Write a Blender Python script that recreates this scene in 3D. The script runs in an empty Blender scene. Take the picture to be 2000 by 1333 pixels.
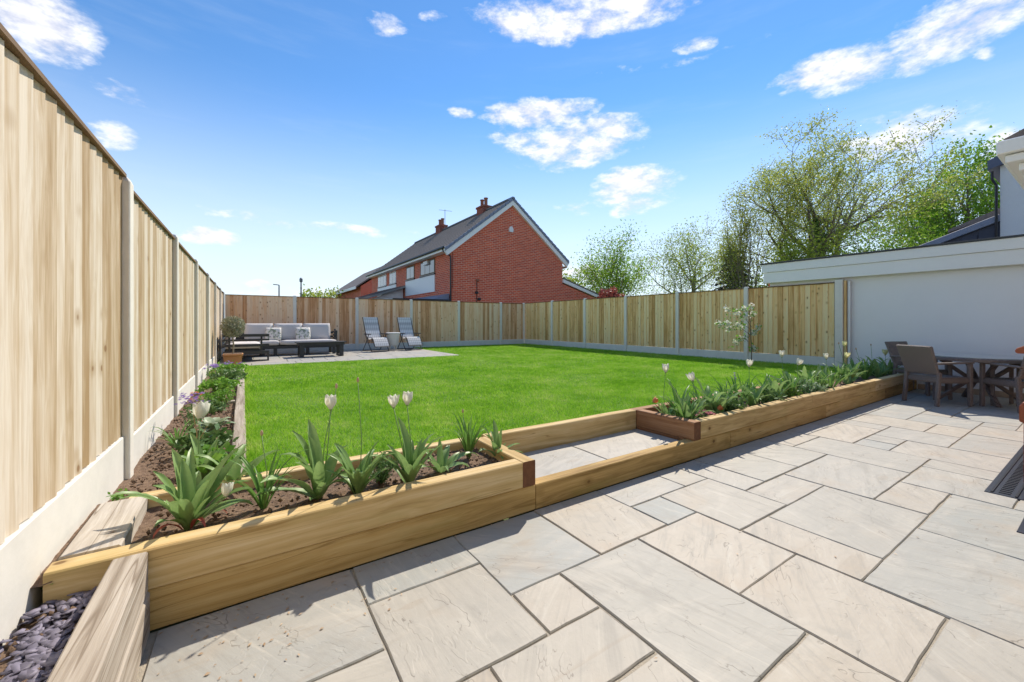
import bpy, bmesh, math, random
import numpy as np
from mathutils import Vector, Matrix, noise as mnoise
R = math.radians
random.seed(7)
scene = bpy.context.scene
COL = scene.collection

# ------------------------------------------------------------------ camera
FPX, CXP, HYP, CAMH, YAW = 794.0, 1000.0, 630.0, 1.255, R(33.47)
SY, CY = math.sin(YAW), math.cos(YAW)
cam_d = bpy.data.cameras.new('camera'); cam = bpy.data.objects.new('camera', cam_d); COL.objects.link(cam)
cam.location = (0, 0, CAMH); cam.rotation_euler = (R(90), 0, -YAW)
cam_d.sensor_width = 36.0; cam_d.lens = FPX / 2000 * 36; cam_d.shift_y = -36.5 / 2000
cam_d.clip_start = 0.05; cam_d.clip_end = 2000
scene.camera = cam

def ray(u, v):
    a = (u - CXP) / FPX
    return (SY + a * CY, CY - a * SY, (HYP - v) / FPX)
def on_z(u, v, z):
    d = ray(u, v); k = (z - CAMH) / d[2]; return (d[0] * k, d[1] * k, z)
def on_y(u, v, Y):
    d = ray(u, v); k = Y / d[1]; return (d[0] * k, Y, CAMH + d[2] * k)
def on_x(u, v, X):
    d = ray(u, v); k = X / d[0]; return (X, d[1] * k, CAMH + d[2] * k)

# ------------------------------------------------------------------ light
SUN = Vector((0.774, 0.536, 1.0)).normalized()
SUN_EL = math.asin(SUN.z); SUN_AZ = math.atan2(SUN.x, SUN.y)      # azimuth clockwise from +Y
sd = bpy.data.lights.new('sun', 'SUN'); sd.energy = 2.1; sd.angle = R(0.6); sd.color = (1.0, 0.90, 0.76)
so = bpy.data.objects.new('sun', sd); COL.objects.link(so)
so.rotation_euler = SUN.to_track_quat('Z', 'Y').to_euler()
scene.view_settings.view_transform = 'Standard'; scene.view_settings.look = 'None'
scene.view_settings.exposure = 1.36; scene.view_settings.gamma = 1.0
scene.view_settings.use_curve_mapping = False

# ------------------------------------------------------------------ node helpers
class NT:
    def __init__(s, tree): s.t = tree; s.n = tree.nodes; s.l = tree.links
    def new(s, typ, **kw):
        n = s.n.new(typ)
        for k, v in kw.items(): setattr(n, k, v)
        return n
    def put(s, sock, v):
        if isinstance(v, bpy.types.NodeSocket): s.l.new(v, sock)
        elif v is not None: sock.default_value = v
    def math(s, op, a, b=0.0, c=None, clamp=False):
        n = s.new('ShaderNodeMath', operation=op, use_clamp=clamp); s.put(n.inputs[0], a); s.put(n.inputs[1], b)
        if c is not None: s.put(n.inputs[2], c)
        return n.outputs[0]
    def mix(s, f, a, b, blend='MIX'):
        n = s.new('ShaderNodeMix', data_type='RGBA', blend_type=blend, clamp_factor=True)
        s.put(n.inputs[0], f)
        for i, v in ((6, a), (7, b)):
            s.put(n.inputs[i], v if isinstance(v, bpy.types.NodeSocket) else (v[0], v[1], v[2], 1))
        return n.outputs[2]
    def mapping(s, vec, scale=(1, 1, 1), loc=(0, 0, 0)):
        n = s.new('ShaderNodeMapping'); s.put(n.inputs[0], vec); n.inputs['Scale'].default_value = scale
        s.put(n.inputs['Location'], loc); return n.outputs[0]
    def noise(s, vec, scale, detail=3, rough=0.55, dist=0.0):
        n = s.new('ShaderNodeTexNoise'); s.put(n.inputs['Vector'], vec); n.inputs['Scale'].default_value = scale
        n.inputs['Detail'].default_value = detail; n.inputs['Roughness'].default_value = rough
        n.inputs['Distortion'].default_value = dist; return n.outputs['Fac']
    def ss(s, v, lo, hi, a=0.0, b=1.0):
        n = s.new('ShaderNodeMapRange', interpolation_type='SMOOTHSTEP'); s.put(n.inputs[0], v)
        n.inputs[1].default_value = lo; n.inputs[2].default_value = hi; n.inputs[3].default_value = a; n.inputs[4].default_value = b
        return n.outputs[0]
    def ramp(s, v, stops):
        n = s.new('ShaderNodeValToRGB'); s.put(n.inputs[0], v); e = n.color_ramp.elements
        while len(e) < len(stops): e.new(0.5)
        for el, (p, c) in zip(e, stops): el.position = p; el.color = (c[0], c[1], c[2], 1)
        return n.outputs[0]

# ------------------------------------------------------------------ sky
world = bpy.data.worlds.new('World'); scene.world = world; world.use_nodes = True
world.cycles.sampling_method = 'MANUAL'; world.cycles.sample_map_resolution = 256
W = NT(world.node_tree); W.n.clear()
wout = W.new('ShaderNodeOutputWorld'); bg = W.new('ShaderNodeBackground'); W.l.new(bg.outputs[0], wout.inputs[0])
sky = W.new('ShaderNodeTexSky', sky_type='NISHITA', sun_disc=False)
sky.sun_elevation = SUN_EL; sky.sun_rotation = SUN_AZ
sky.air_density = 1.0; sky.dust_density = 0.0; sky.ozone_density = 2.2; sky.altitude = 0
bg.inputs['Strength'].default_value = 0.132
tc = W.new('ShaderNodeTexCoord'); sep = W.new('ShaderNodeSeparateXYZ'); W.l.new(tc.outputs['Generated'], sep.inputs[0])
az = W.math('ARCTAN2', sep.outputs[0], sep.outputs[1]); el = W.math('ARCSINE', sep.outputs[2])
dirs = W.mapping(tc.outputs['Generated'], (1, 1, 2.2))
n_big = W.noise(dirs, 7.0, 6, 0.6); n_fine = W.noise(dirs, 22.0, 6, 0.62)
n_w = W.noise(dirs, 5.0, 2, 0.5)
azw = W.math('ADD', az, W.math('MULTIPLY', W.math('SUBTRACT', n_big, 0.5), 0.10))
elw = W.math('ADD', el, W.math('MULTIPLY', W.math('SUBTRACT', n_w, 0.5), 0.06))
CLOUDS = [(80, 45, 125, 62, 1), (165, 108, 26, 18, .6), (235, 178, 70, 18, .55), (225, 262, 52, 28, .65), (755, 47, 42, 22, .6),
          (845, 40, 25, 12, .6), (1150, 32, 215, 46, 1), (1365, 85, 42, 14, .6), (905, 222, 24, 12, .75), (1055, 217, 112, 28, .9),
          (1105, 278, 140, 42, .95), (1240, 372, 85, 38, .95), (1640, 138, 130, 38, .95), (1870, 50, 150, 60, 1), (1925, 108, 26, 20, .7),
          (1905, 225, 26, 15, .6), (410, 463, 66, 16, .9), (1780, 265, 150, 48, .85), (1130, 405, 60, 16, .45), (505, 560, 55, 14, .8),
          (600, 437, 270, 9, .45), (600, 565, 60, 12, .7), (1290, 130, 220, 10, .38), (1140, 525, 60, 16, .7), (1990, 270, 70, 35, .8)]
blobs = []
for (u, v, hw, hh, a) in CLOUDS:
    d = Vector(ray(u, v)).normalized(); a0 = math.atan2(d.x, d.y); e0 = math.asin(d.z)
    dl = Vector(ray(u - hw, v)).normalized(); dr = Vector(ray(u + hw, v)).normalized()
    dt = Vector(ray(u, v - hh)).normalized(); db = Vector(ray(u, v + hh)).normalized()
    blobs.append((a0, e0, abs(math.atan2(dr.x, dr.y) - math.atan2(dl.x, dl.y)) / 2, abs(math.asin(dt.z) - math.asin(db.z)) / 2, a))
rs = random.Random(3)
for i in range(14):                                  # the same broken cloud all round the rest of the sky
    a0 = YAW + R(58) + rs.random() * R(244)
    a0 = (a0 + math.pi) % (2 * math.pi) - math.pi
    blobs.append((a0, R(rs.uniform(4, 65)), R(rs.uniform(3, 9)), R(rs.uniform(1.2, 3)), rs.uniform(.6, 1)))
field = None
for (a0, e0, sa, se, amp) in blobs:
    x = W.math('DIVIDE', W.math('SUBTRACT', azw, a0), sa * 1.25); y = W.math('DIVIDE', W.math('SUBTRACT', elw, e0), se * 1.35)
    r2 = W.math('ADD', W.math('MULTIPLY', x, x), W.math('MULTIPLY', y, y))
    m = W.math('MULTIPLY', W.math('SUBTRACT', 1.0, r2, clamp=True), amp)
    field = m if field is None else W.math('MAXIMUM', field, m)
nn = W.math('ADD', W.math('MULTIPLY', n_big, 0.9), W.math('MULTIPLY', n_fine, 0.8))
dens = W.math('ADD', W.math('MULTIPLY', W.math('SUBTRACT', nn, 0.85), 2.6), W.math('SUBTRACT', W.math('MULTIPLY', W.math('POWER', field, 0.75), 1.25), 0.42))
dens = W.math('MULTIPLY', dens, W.ss(field, 0.0, 0.12))
mask = W.ss(dens, -0.05, 0.95)
wisp = W.ss(W.noise(W.mapping(tc.outputs['Generated'], (1.2, 1.2, 9.0)), 2.6, 5, 0.6), 0.50, 0.85, 0, 0.30)
wisp = W.math('MULTIPLY', wisp, W.ss(el, 0.02, 0.30, 1.0, 0.35))
shade = W.ss(n_fine, 0.35, 0.65)
ccol = W.mix(shade, (2.6, 2.62, 2.9), (3.5, 3.5, 3.55))
hz = W.ss(el, -0.02, 0.52, 0.92, 0.0)
skyt = W.mix(1.0, sky.outputs[0], (0.28, 0.44, 0.55), 'MULTIPLY')
skyc = W.mix(hz, skyt, (2.9, 3.2, 3.45))
c1 = W.mix(wisp, skyc, (2.8, 3.05, 3.3))
c2 = W.mix(W.math('MULTIPLY', mask, 0.93), c1, ccol)
W.l.new(c2, bg.inputs['Color'])

# ------------------------------------------------------------------ materials
MATS = {}
def mat(name):
    m = bpy.data.materials.new(name); m.use_nodes = True; MATS[name] = m
    N = NT(m.node_tree); b = N.n['Principled BSDF']; return m, N, b
def bump(N, b, h, strength=0.3, dist=0.01):
    n = N.new('ShaderNodeBump'); n.inputs['Strength'].default_value = strength; n.inputs['Distance'].default_value = dist
    N.l.new(h, n.inputs['Height']); N.l.new(n.outputs[0], b.inputs['Normal'])
def obj_vec(N, shift=True):
    t = N.new('ShaderNodeTexCoord'); oi = N.new('ShaderNodeObjectInfo')
    if not shift: return t.outputs['Object'], oi.outputs['Random']
    c = N.new('ShaderNodeCombineXYZ'); r = oi.outputs['Random']
    N.l.new(N.math('MULTIPLY', r, 37.0), c.inputs[0]); N.l.new(N.math('MULTIPLY', r, 91.0), c.inputs[1]); N.l.new(N.math('MULTIPLY', r, 53.0), c.inputs[2])
    a = N.new('ShaderNodeVectorMath', operation='ADD'); N.l.new(t.outputs['Object'], a.inputs[0]); N.l.new(c.outputs[0], a.inputs[1])
    return a.outputs[0], r
def plain(name, col, rough=0.6, var=0.12, scale=12, metal=0.0, bmp=0.0, spec=0.4):
    m, N, b = mat(name); v, r = obj_vec(N)
    n = N.noise(v, scale, 4, 0.6)
    lo = [c * (1 - var) for c in col]; hi = [min(1, c * (1 + var)) for c in col]
    N.l.new(N.mix(n, lo, hi), b.inputs['Base Color']); b.inputs['Roughness'].default_value = rough
    b.inputs['Metallic'].default_value = metal; b.inputs['Specular IOR Level'].default_value = spec
    if bmp: bump(N, b, N.noise(v, scale * 4, 4, 0.6), bmp, 0.01)
    return m
def wood(name, dark, mid, light, axis, knot=0.55, var=0.35, kscale=1.0, green=None, rough=0.75, grain=1.0, knotcol=(0.13, 0.065, 0.025), cracks=0.0):
    m, N, b = mat(name); v, r = obj_vec(N)
    def sc(along, across): return tuple(along if i == axis else across for i in range(3))
    warp = N.noise(N.mapping(v, sc(1.2, 5)), 1.0, 2, 0.5)
    vv = N.new('ShaderNodeVectorMath', operation='MULTIPLY_ADD'); N.l.new(v, vv.inputs[0]); vv.inputs[1].default_value = (1, 1, 1)
    cw = N.new('ShaderNodeCombineXYZ')
    w = N.math('MULTIPLY', N.math('SUBTRACT', warp, 0.5), 0.09)
    for i in range(3):
        if i != axis: N.l.new(w, cw.inputs[i])
    N.l.new(cw.outputs[0], vv.inputs[2])
    g1 = N.noise(N.mapping(vv.outputs[0], sc(1.0 * grain, 26 * grain)), 1.0, 3, 0.55)
    g2 = N.noise(N.mapping(vv.outputs[0], sc(4.0 * grain, 120 * grain)), 1.0, 3, 0.6)
    big = N.noise(N.mapping(v, sc(1.4, 3.0)), 1.0, 3, 0.6)
    f = N.math('ADD', N.math('MULTIPLY', g1, 0.7), N.math('ADD', N.math('MULTIPLY', g2, 0.3), N.math('MULTIPLY', big, 0.30)))
    f = N.math('ADD', f, N.math('MULTIPLY', N.math('SUBTRACT', r, 0.5), var))
    col = N.ramp(f, [(0.40, dark), (0.63, mid), (0.86, light)])
    cn = N.noise(N.mapping(v, sc(0.45, 11)), 1.0, 2, 0.45)
    crack = N.ss(N.math('ABSOLUTE', N.math('SUBTRACT', cn, 0.5)), 0.0, 0.012, cracks, 0)
    col = N.mix(crack, col, dark)
    if green is not None:
        gm = N.ss(N.noise(N.mapping(v, sc(1.5, 5)), 1.0, 4, 0.6), 0.5, 0.75, 0, 0.5)
        col = N.mix(gm, col, green)
    vo = N.new('ShaderNodeTexVoronoi'); N.l.new(N.mapping(v, sc(6.5 * kscale, 9.0 * kscale)), vo.inputs['Vector']); vo.inputs['Scale'].default_value = 1.0
    sepc = N.new('ShaderNodeSeparateColor'); N.l.new(vo.outputs['Color'], sepc.inputs[0])
    pick = N.math('GREATER_THAN', sepc.outputs[0], 1.0 - knot)
    kn = N.math('MULTIPLY', N.ss(vo.outputs['Distance'], 0.07, 0.13, 1, 0), pick)
    ring = N.math('MULTIPLY', N.ss(vo.outputs['Distance'], 0.10, 0.34, 0.5, 0), pick)
    col = N.mix(ring, col, dark); col = N.mix(N.math('MULTIPLY', kn, 0.8), col, knotcol)
    N.l.new(col, b.inputs['Base Color']); b.inputs['Roughness'].default_value = rough; b.inputs['Specular IOR Level'].default_value = 0.25
    bump(N, b, N.math('ADD', g2, N.math('MULTIPLY', g1, 1.0)), 0.35, 0.004)
    return m
FENCE_L = wood('fence_pine_pale', (0.42, 0.29, 0.155), (0.62, 0.50, 0.35), (0.78, 0.70, 0.58), 2, knot=0.42, var=0.42, kscale=0.8, knotcol=(0.26, 0.14, 0.06))
FENCE_B = wood('fence_pine_orange', (0.56, 0.28, 0.125), (0.86, 0.54, 0.31), (0.92, 0.69, 0.47), 2, knot=0.60, var=0.50, kscale=1.0)
FENCE_R = wood('fence_pine_yellow', (0.56, 0.32, 0.115), (0.90, 0.61, 0.28), (0.94, 0.74, 0.42), 2, knot=0.58, var=0.46, kscale=0.95)
FRAIL = wood('fence_rail_brown', (0.12, 0.075, 0.04), (0.20, 0.13, 0.075), (0.28, 0.19, 0.11), 0, knot=0.0)
SLEEP = wood('sleeper_new', (0.36, 0.23, 0.085), (0.60, 0.43, 0.20), (0.74, 0.58, 0.34), 0, knot=0.42, var=0.22, kscale=0.75, cracks=0.75, green=(0.40, 0.34, 0.12))
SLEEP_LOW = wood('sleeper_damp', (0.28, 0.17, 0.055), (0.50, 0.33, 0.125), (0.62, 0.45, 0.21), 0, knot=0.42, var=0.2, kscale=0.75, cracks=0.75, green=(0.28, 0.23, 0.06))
SLEEP_GREY = wood('sleeper_weathered', (0.22, 0.175, 0.13), (0.42, 0.365, 0.30), (0.58, 0.53, 0.46), 0, knot=0.12, var=0.15, kscale=0.8, grain=1.3, cracks=0.9)
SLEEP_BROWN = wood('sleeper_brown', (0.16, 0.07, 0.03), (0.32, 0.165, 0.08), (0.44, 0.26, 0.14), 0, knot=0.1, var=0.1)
SLEEP_END = plain('sleeper_end_grain', (0.17, 0.075, 0.035), 0.8, 0.5, 30, bmp=0.3)
CONC = plain('concrete_pale', (0.78, 0.745, 0.67), 0.85, 0.10, 9, bmp=0.15)
CONC_G = plain('concrete_gravel_board', (0.74, 0.72, 0.66), 0.85, 0.14, 5, bmp=0.12)
def stone():
    m, N, b = mat('sandstone_slab'); v, r = obj_vec(N)
    st = N.noise(N.mapping(v, (2.2, 5.5, 1)), 1.0, 5, 0.62, 0.6)
    fine = N.noise(v, 60, 4, 0.6); mid = N.noise(v, 7, 4, 0.6, 0.8)
    base = N.ramp(r, [(0.0, (0.46, 0.425, 0.36)), (0.22, (0.34, 0.36, 0.345)), (0.42, (0.47, 0.42, 0.35)), (0.62, (0.36, 0.375, 0.36)), (0.82, (0.45, 0.405, 0.335)), (1.0, (0.40, 0.40, 0.375))])
    c = N.mix(N.ss(st, 0.42, 0.75, 0, 0.55), base, (0.54, 0.50, 0.43)); c = N.mix(N.ss(mid, 0.50, 0.75, 0, 0.45), c, (0.31, 0.30, 0.27))
    c = N.mix(N.ss(N.noise(v, 2.5, 3), 0.52, 0.75, 0, 0.5), c, (0.44, 0.355, 0.265))
    vein = N.ss(N.noise(N.mapping(v, (1.8, 9.0, 1)), 1.0, 4, 0.6, 0.9), 0.60, 0.70, 0, 0.4); c = N.mix(vein, c, (0.36, 0.30, 0.23))
    rv = N.new('ShaderNodeVectorRotate', rotation_type='Z_AXIS'); N.l.new(v, rv.inputs['Vector']); N.l.new(N.math('MULTIPLY', r, 6.28), rv.inputs['Angle'])
    s2 = N.noise(N.mapping(rv.outputs[0], (2.0, 16.0, 1)), 1.0, 5, 0.65, 0.5); c = N.mix(N.ss(s2, 0.50, 0.70, 0, 0.55), c, (0.29, 0.275, 0.245))
    c = N.mix(N.ss(s2, 0.30, 0.45, 0.5, 0), c, (0.56, 0.53, 0.46))
    lc = N.noise(N.mapping(rv.outputs[0], (2.2, 4.0, 1)), 1.0, 4, 0.6, 0.5); lm = N.ss(N.noise(v, 5, 2), 0.50, 0.60)
    edge_ = N.math('MULTIPLY', N.ss(N.math('ABSOLUTE', N.math('SUBTRACT', lc, 0.52)), 0.0, 0.006, 0.7, 0), lm); c = N.mix(edge_, c, (0.17, 0.15, 0.125))
    c = N.mix(N.math('MULTIPLY', fine, 0.28), c, (0.34, 0.32, 0.28))
    sp = N.ss(N.noise(v, 95, 2, 0.5), 0.74, 0.80, 0, 0.65); c = N.mix(sp, c, (0.16, 0.13, 0.10))
    N.l.new(c, b.inputs['Base Color']); b.inputs['Roughness'].default_value = 0.62; b.inputs['Specular IOR Level'].default_value = 0.35
    ledge = N.ss(lc, 0.515, 0.53)
    h = N.math('ADD', N.math('MULTIPLY', ledge, 0.35), N.math('ADD', N.math('ADD', N.math('MULTIPLY', s2, 0.7), N.math('MULTIPLY', st, 1.2)), N.math('MULTIPLY', fine, 0.25)))
    bump(N, b, h, 0.35, 0.008); return m
STONE = stone()
MORTAR = plain('mortar_joint', (0.40, 0.355, 0.285), 0.95, 0.35, 25, bmp=0.6)
def soilm():
    m, N, b = mat('soil'); t = N.new('ShaderNodeTexCoord'); v = t.outputs['Object']
    n1 = N.noise(v, 45, 5, 0.7); n2 = N.noise(v, 9, 4, 0.6)
    c = N.ramp(n1, [(0.3, (0.075, 0.045, 0.028)), (0.55, (0.21, 0.135, 0.088)), (0.78, (0.34, 0.25, 0.175))])
    c = N.mix(N.ss(n2, 0.45, 0.7, 0, 0.5), c, (0.27, 0.18, 0.115)); N.l.new(c, b.inputs['Base Color']); b.inputs['Roughness'].default_value = 0.95
    bump(N, b, n1, 0.8, 0.02); return m
SOIL = soilm()
def grassm():
    m, N, b = mat('grass_blades'); g = N.new('ShaderNodeNewGeometry'); p = g.outputs['Position']
    big = N.noise(p, 1.3, 4, 0.65); mid = N.noise(p, 7, 3, 0.6)
    f = N.math('ADD', N.math('MULTIPLY', N.math('SUBTRACT', big, 0.2), 0.85), N.math('ADD', N.math('MULTIPLY', mid, 0.5), N.math('MULTIPLY', g.outputs['Random Per Island'], 0.36)))
    c = N.ramp(f, [(0.38, (0.14, 0.34, 0.02)), (0.60, (0.28, 0.56, 0.035)), (0.80, (0.44, 0.68, 0.08)), (0.97, (0.62, 0.70, 0.24))])
    N.l.new(c, b.inputs['Base Color']); b.inputs['Roughness'].default_value = 0.7; b.inputs['Specular IOR Level'].default_value = 0.1
    tr = N.new('ShaderNodeBsdfTranslucent'); N.l.new(c, tr.inputs[0]); ms = N.new('ShaderNodeMixShader'); ms.inputs[0].default_value = 0.35
    N.l.new(b.outputs[0], ms.inputs[1]); N.l.new(tr.outputs[0], ms.inputs[2]); N.l.new(ms.outputs[0], N.n['Material Output'].inputs[0]); return m
GRASS = grassm()
def leafm(name, c1, c2, trans=0.3, rough=0.45, c3=None):
    m, N, b = mat(name); g = N.new('ShaderNodeNewGeometry'); oi = N.new('ShaderNodeObjectInfo')
    f = N.math('ADD', N.math('MULTIPLY', g.outputs['Random Per Island'], 0.7), N.math('MULTIPLY', oi.outputs['Random'], 0.3))
    n = N.noise(g.outputs['Position'], 30, 3); f = N.math('ADD', f, N.math('MULTIPLY', N.math('SUBTRACT', n, 0.5), 0.5))
    st = [(0.1, c1), (0.9, c2)] + ([(1.0, c3)] if c3 else [])
    c = N.ramp(f, st); N.l.new(c, b.inputs['Base Color']); b.inputs['Roughness'].default_value = rough; b.inputs['Specular IOR Level'].default_value = 0.35
    tr = N.new('ShaderNodeBsdfTranslucent'); N.l.new(c, tr.inputs[0]); ms = N.new('ShaderNodeMixShader'); ms.inputs[0].default_value = trans
    N.l.new(b.outputs[0], ms.inputs[1]); N.l.new(tr.outputs[0], ms.inputs[2]); N.l.new(ms.outputs[0], N.n['Material Output'].inputs[0]); return m
TULIP_LEAF = leafm('tulip_leaf', (0.14, 0.27, 0.085), (0.34, 0.50, 0.18), 0.3, 0.4)
STRAP_LEAF = leafm('strap_leaf', (0.09, 0.22, 0.045), (0.23, 0.42, 0.10), 0.3, 0.4)
BRIGHT_LEAF = leafm('bright_leaf', (0.11, 0.28, 0.03), (0.28, 0.50, 0.08), 0.35)
HERB_LEAF = leafm('herb_leaf', (0.07, 0.16, 0.045), (0.19, 0.31, 0.10), 0.2)
VARI_LEAF = leafm('variegated_leaf', (0.12, 0.25, 0.08), (0.60, 0.66, 0.48), 0.25)
RED_LEAF = leafm('reddened_leaf', (0.35, 0.05, 0.06), (0.55, 0.16, 0.10), 0.3)
PETAL = leafm('white_petal', (0.74, 0.74, 0.62), (0.86, 0.86, 0.78), 0.4, 0.5)
PETAL_Y = leafm('cream_petal', (0.70, 0.70, 0.36), (0.80, 0.80, 0.52), 0.4, 0.5)
BUD = leafm('dry_seed_head', (0.35, 0.22, 0.13), (0.55, 0.42, 0.28), 0.1)
PINK = leafm('pink_petal', (0.60, 0.12, 0.22), (0.80, 0.42, 0.48), 0.2)
ORANGE = leafm('orange_petal', (0.70, 0.14, 0.04), (0.80, 0.34, 0.14), 0.3)
PURPLE = leafm('purple_petal', (0.25, 0.14, 0.50), (0.46, 0.32, 0.72), 0.3)
STEM = plain('green_stem', (0.16, 0.28, 0.09), 0.5, 0.2, 30)
DRYSTEM = plain('dry_stem', (0.42, 0.28, 0.14), 0.8, 0.3, 30)
SPRING = leafm('spring_leaf', (0.22, 0.32, 0.04), (0.48, 0.56, 0.09), 0.5)
OLIVEGR = leafm('olive_green_leaf', (0.24, 0.31, 0.05), (0.50, 0.55, 0.12), 0.5)
FRESH = leafm('fresh_green_leaf', (0.14, 0.30, 0.025), (0.38, 0.56, 0.07), 0.5)
IVY = leafm('ivy_leaf', (0.05, 0.12, 0.018), (0.16, 0.28, 0.04), 0.3)
CONIFER = leafm('conifer_needle', (0.022, 0.04, 0.025), (0.06, 0.085, 0.05), 0.1)
MAPLE = leafm('red_maple_leaf', (0.25, 0.05, 0.04), (0.45, 0.14, 0.11), 0.3)
OLIVE = leafm('olive_leaf', (0.17, 0.19, 0.11), (0.42, 0.43, 0.30), 0.2)
BARK = plain('bark', (0.19, 0.155, 0.115), 0.9, 0.35, 14, bmp=0.5)
BARK_PALE = plain('bark_pale', (0.30, 0.26, 0.20), 0.9, 0.3, 14, bmp=0.4)
SLATE = leafm('slate_chip', (0.075, 0.068, 0.095), (0.25, 0.23, 0.30), 0.0, 0.55)
DARKMETAL = plain('charcoal_aluminium', (0.045, 0.047, 0.052), 0.45, 0.1, 20)
CUSHION = plain('grey_cushion', (0.62, 0.585, 0.57), 0.9, 0.06, 60, bmp=0.15)
BLACKTUBE = plain('black_tube', (0.035, 0.033, 0.035), 0.4, 0.1)
WHITEPL = plain('white_plastic', (0.80, 0.80, 0.79), 0.4, 0.03, 8)
BUCKETM = plain('pale_grey_plastic', (0.62, 0.62, 0.58), 0.45, 0.04, 8)
TERRA = plain('terracotta', (0.55, 0.27, 0.12), 0.7, 0.15, 12)
TERRARED = plain('red_terracotta_tile', (0.34, 0.085, 0.035), 0.4, 0.2, 10)
CREAM = plain('cream_render', (0.66, 0.62, 0.52), 0.85, 0.12, 60, bmp=0.6)
RENDER = plain('white_render', (0.86, 0.86, 0.865), 0.8, 0.03, 2.5, bmp=0.05)
DASH = plain('white_pebbledash', (0.80, 0.82, 0.83), 0.85, 0.08, 70, bmp=0.8)
STAIN = plain('stained_plinth', (0.46, 0.36, 0.26), 0.9, 0.4, 7, bmp=0.3)
FASCIA = plain('white_fascia', (0.86, 0.86, 0.84), 0.4, 0.04, 3)
FELT = plain('dark_felt_edge', (0.07, 0.075, 0.08), 0.8, 0.3, 20)
BLUETILE = plain('blue_grey_ridge', (0.10, 0.12, 0.19), 0.5, 0.25, 10)
VERGE = plain('grey_verge_tile', (0.21, 0.24, 0.32), 0.55, 0.2, 8)
BLUEBOARD = plain('dark_slate_cladding', (0.045, 0.05, 0.075), 0.6, 0.2, 10)
ROOF = plain('brown_roof_tile', (0.185, 0.155, 0.14), 0.85, 0.4, 18, bmp=0.4)
ROOFGREY = plain('grey_roof_sheet', (0.30, 0.29, 0.27), 0.8, 0.25, 6)
BLACKPL = plain('black_plastic', (0.018, 0.018, 0.022), 0.35, 0.1)
DRAINM = plain('dark_drain_channel', (0.03, 0.035, 0.05), 0.35, 0.3, 20)
FRAMEW = plain('white_window_frame', (0.80, 0.80, 0.80), 0.4, 0.03)
CHIM = plain('chimney_pot_clay', (0.30, 0.12, 0.075), 0.8, 0.3, 10)
POLE = plain('grey_lamp_post', (0.20, 0.21, 0.22), 0.5, 0.1)
GROUNDM = plain('rough_ground', (0.10, 0.13, 0.05), 0.95, 0.4, 0.6)
LAWNBASE = plain('lawn_soil_and_thatch', (0.10, 0.20, 0.025), 0.95, 0.35, 8)
def glassm(name, col, rough=0.05):
    m, N, b = mat(name); b.inputs['Base Color'].default_value = (*col, 1); b.inputs['Roughness'].default_value = rough
    b.inputs['Specular IOR Level'].default_value = 0.9; b.inputs['Coat Weight'].default_value = 0.5; return m
PANE = glassm('window_glass', (0.10, 0.12, 0.14)); TABLEGLASS = glassm('table_glass', (0.40, 0.42, 0.38), 0.08)
def brickm(name, c1, c2, mortar, sx=1.0):
    m, N, b = mat(name); t = N.new('ShaderNodeTexCoord'); s = N.new('ShaderNodeSeparateXYZ'); N.l.new(t.outputs['Object'], s.inputs[0])
    c = N.new('ShaderNodeCombineXYZ'); N.l.new(N.math('ADD', s.outputs[0], s.outputs[1]), c.inputs[0]); N.l.new(s.outputs[2], c.inputs[1])
    bt = N.new('ShaderNodeTexBrick'); N.l.new(c.outputs[0], bt.inputs['Vector']); bt.inputs['Scale'].default_value = 1.0
    bt.inputs['Brick Width'].default_value = 0.225 * sx; bt.inputs['Row Height'].default_value = 0.075 * sx; bt.inputs['Mortar Size'].default_value = 0.009 * sx
    bt.inputs['Mortar Smooth'].default_value = 0.2; bt.inputs['Bias'].default_value = -0.1
    bt.inputs['Color1'].default_value = (*c1, 1); bt.inputs['Color2'].default_value = (*c2, 1); bt.inputs['Mortar'].default_value = (*mortar, 1)
    n = N.noise(t.outputs['Object'], 1.3, 4, 0.6); col = N.mix(N.ss(n, 0.35, 0.7, 0, 0.35), bt.outputs['Color'], (0.58, 0.14, 0.08))
    N.l.new(col, b.inputs['Base Color']); b.inputs['Roughness'].default_value = 0.85; b.inputs['Specular IOR Level'].default_value = 0.2
    bump(N, b, N.math('SUBTRACT', 1.0, bt.outputs['Fac']), 0.4, 0.01); return m
BRICK = brickm('red_brickwork', (0.74, 0.14, 0.07), (0.52, 0.085, 0.055), (0.70, 0.46, 0.33), 1.35)
BRICKD = brickm('dark_red_brick', (0.28, 0.06, 0.04), (0.18, 0.035, 0.03), (0.30, 0.22, 0.17))
def rattanm():
    m, N, b = mat('brown_rattan'); t = N.new('ShaderNodeTexCoord'); v = t.outputs['Object']
    w = N.new('ShaderNodeTexChecker'); N.l.new(N.mapping(v, (55, 55, 110)), w.inputs['Vector']); w.inputs['Scale'].default_value = 1.0
    n = N.noise(v, 40, 2); f = N.math('ADD', N.math('MULTIPLY', w.outputs['Fac'], 0.6), N.math('MULTIPLY', n, 0.5))
    N.l.new(N.ramp(f, [(0.2, (0.10, 0.078, 0.068)), (0.9, (0.29, 0.235, 0.205))]), b.inputs['Base Color']); b.inputs['Roughness'].default_value = 0.5
    bump(N, b, f, 0.6, 0.004); return m
RATTAN = rattanm()
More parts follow.
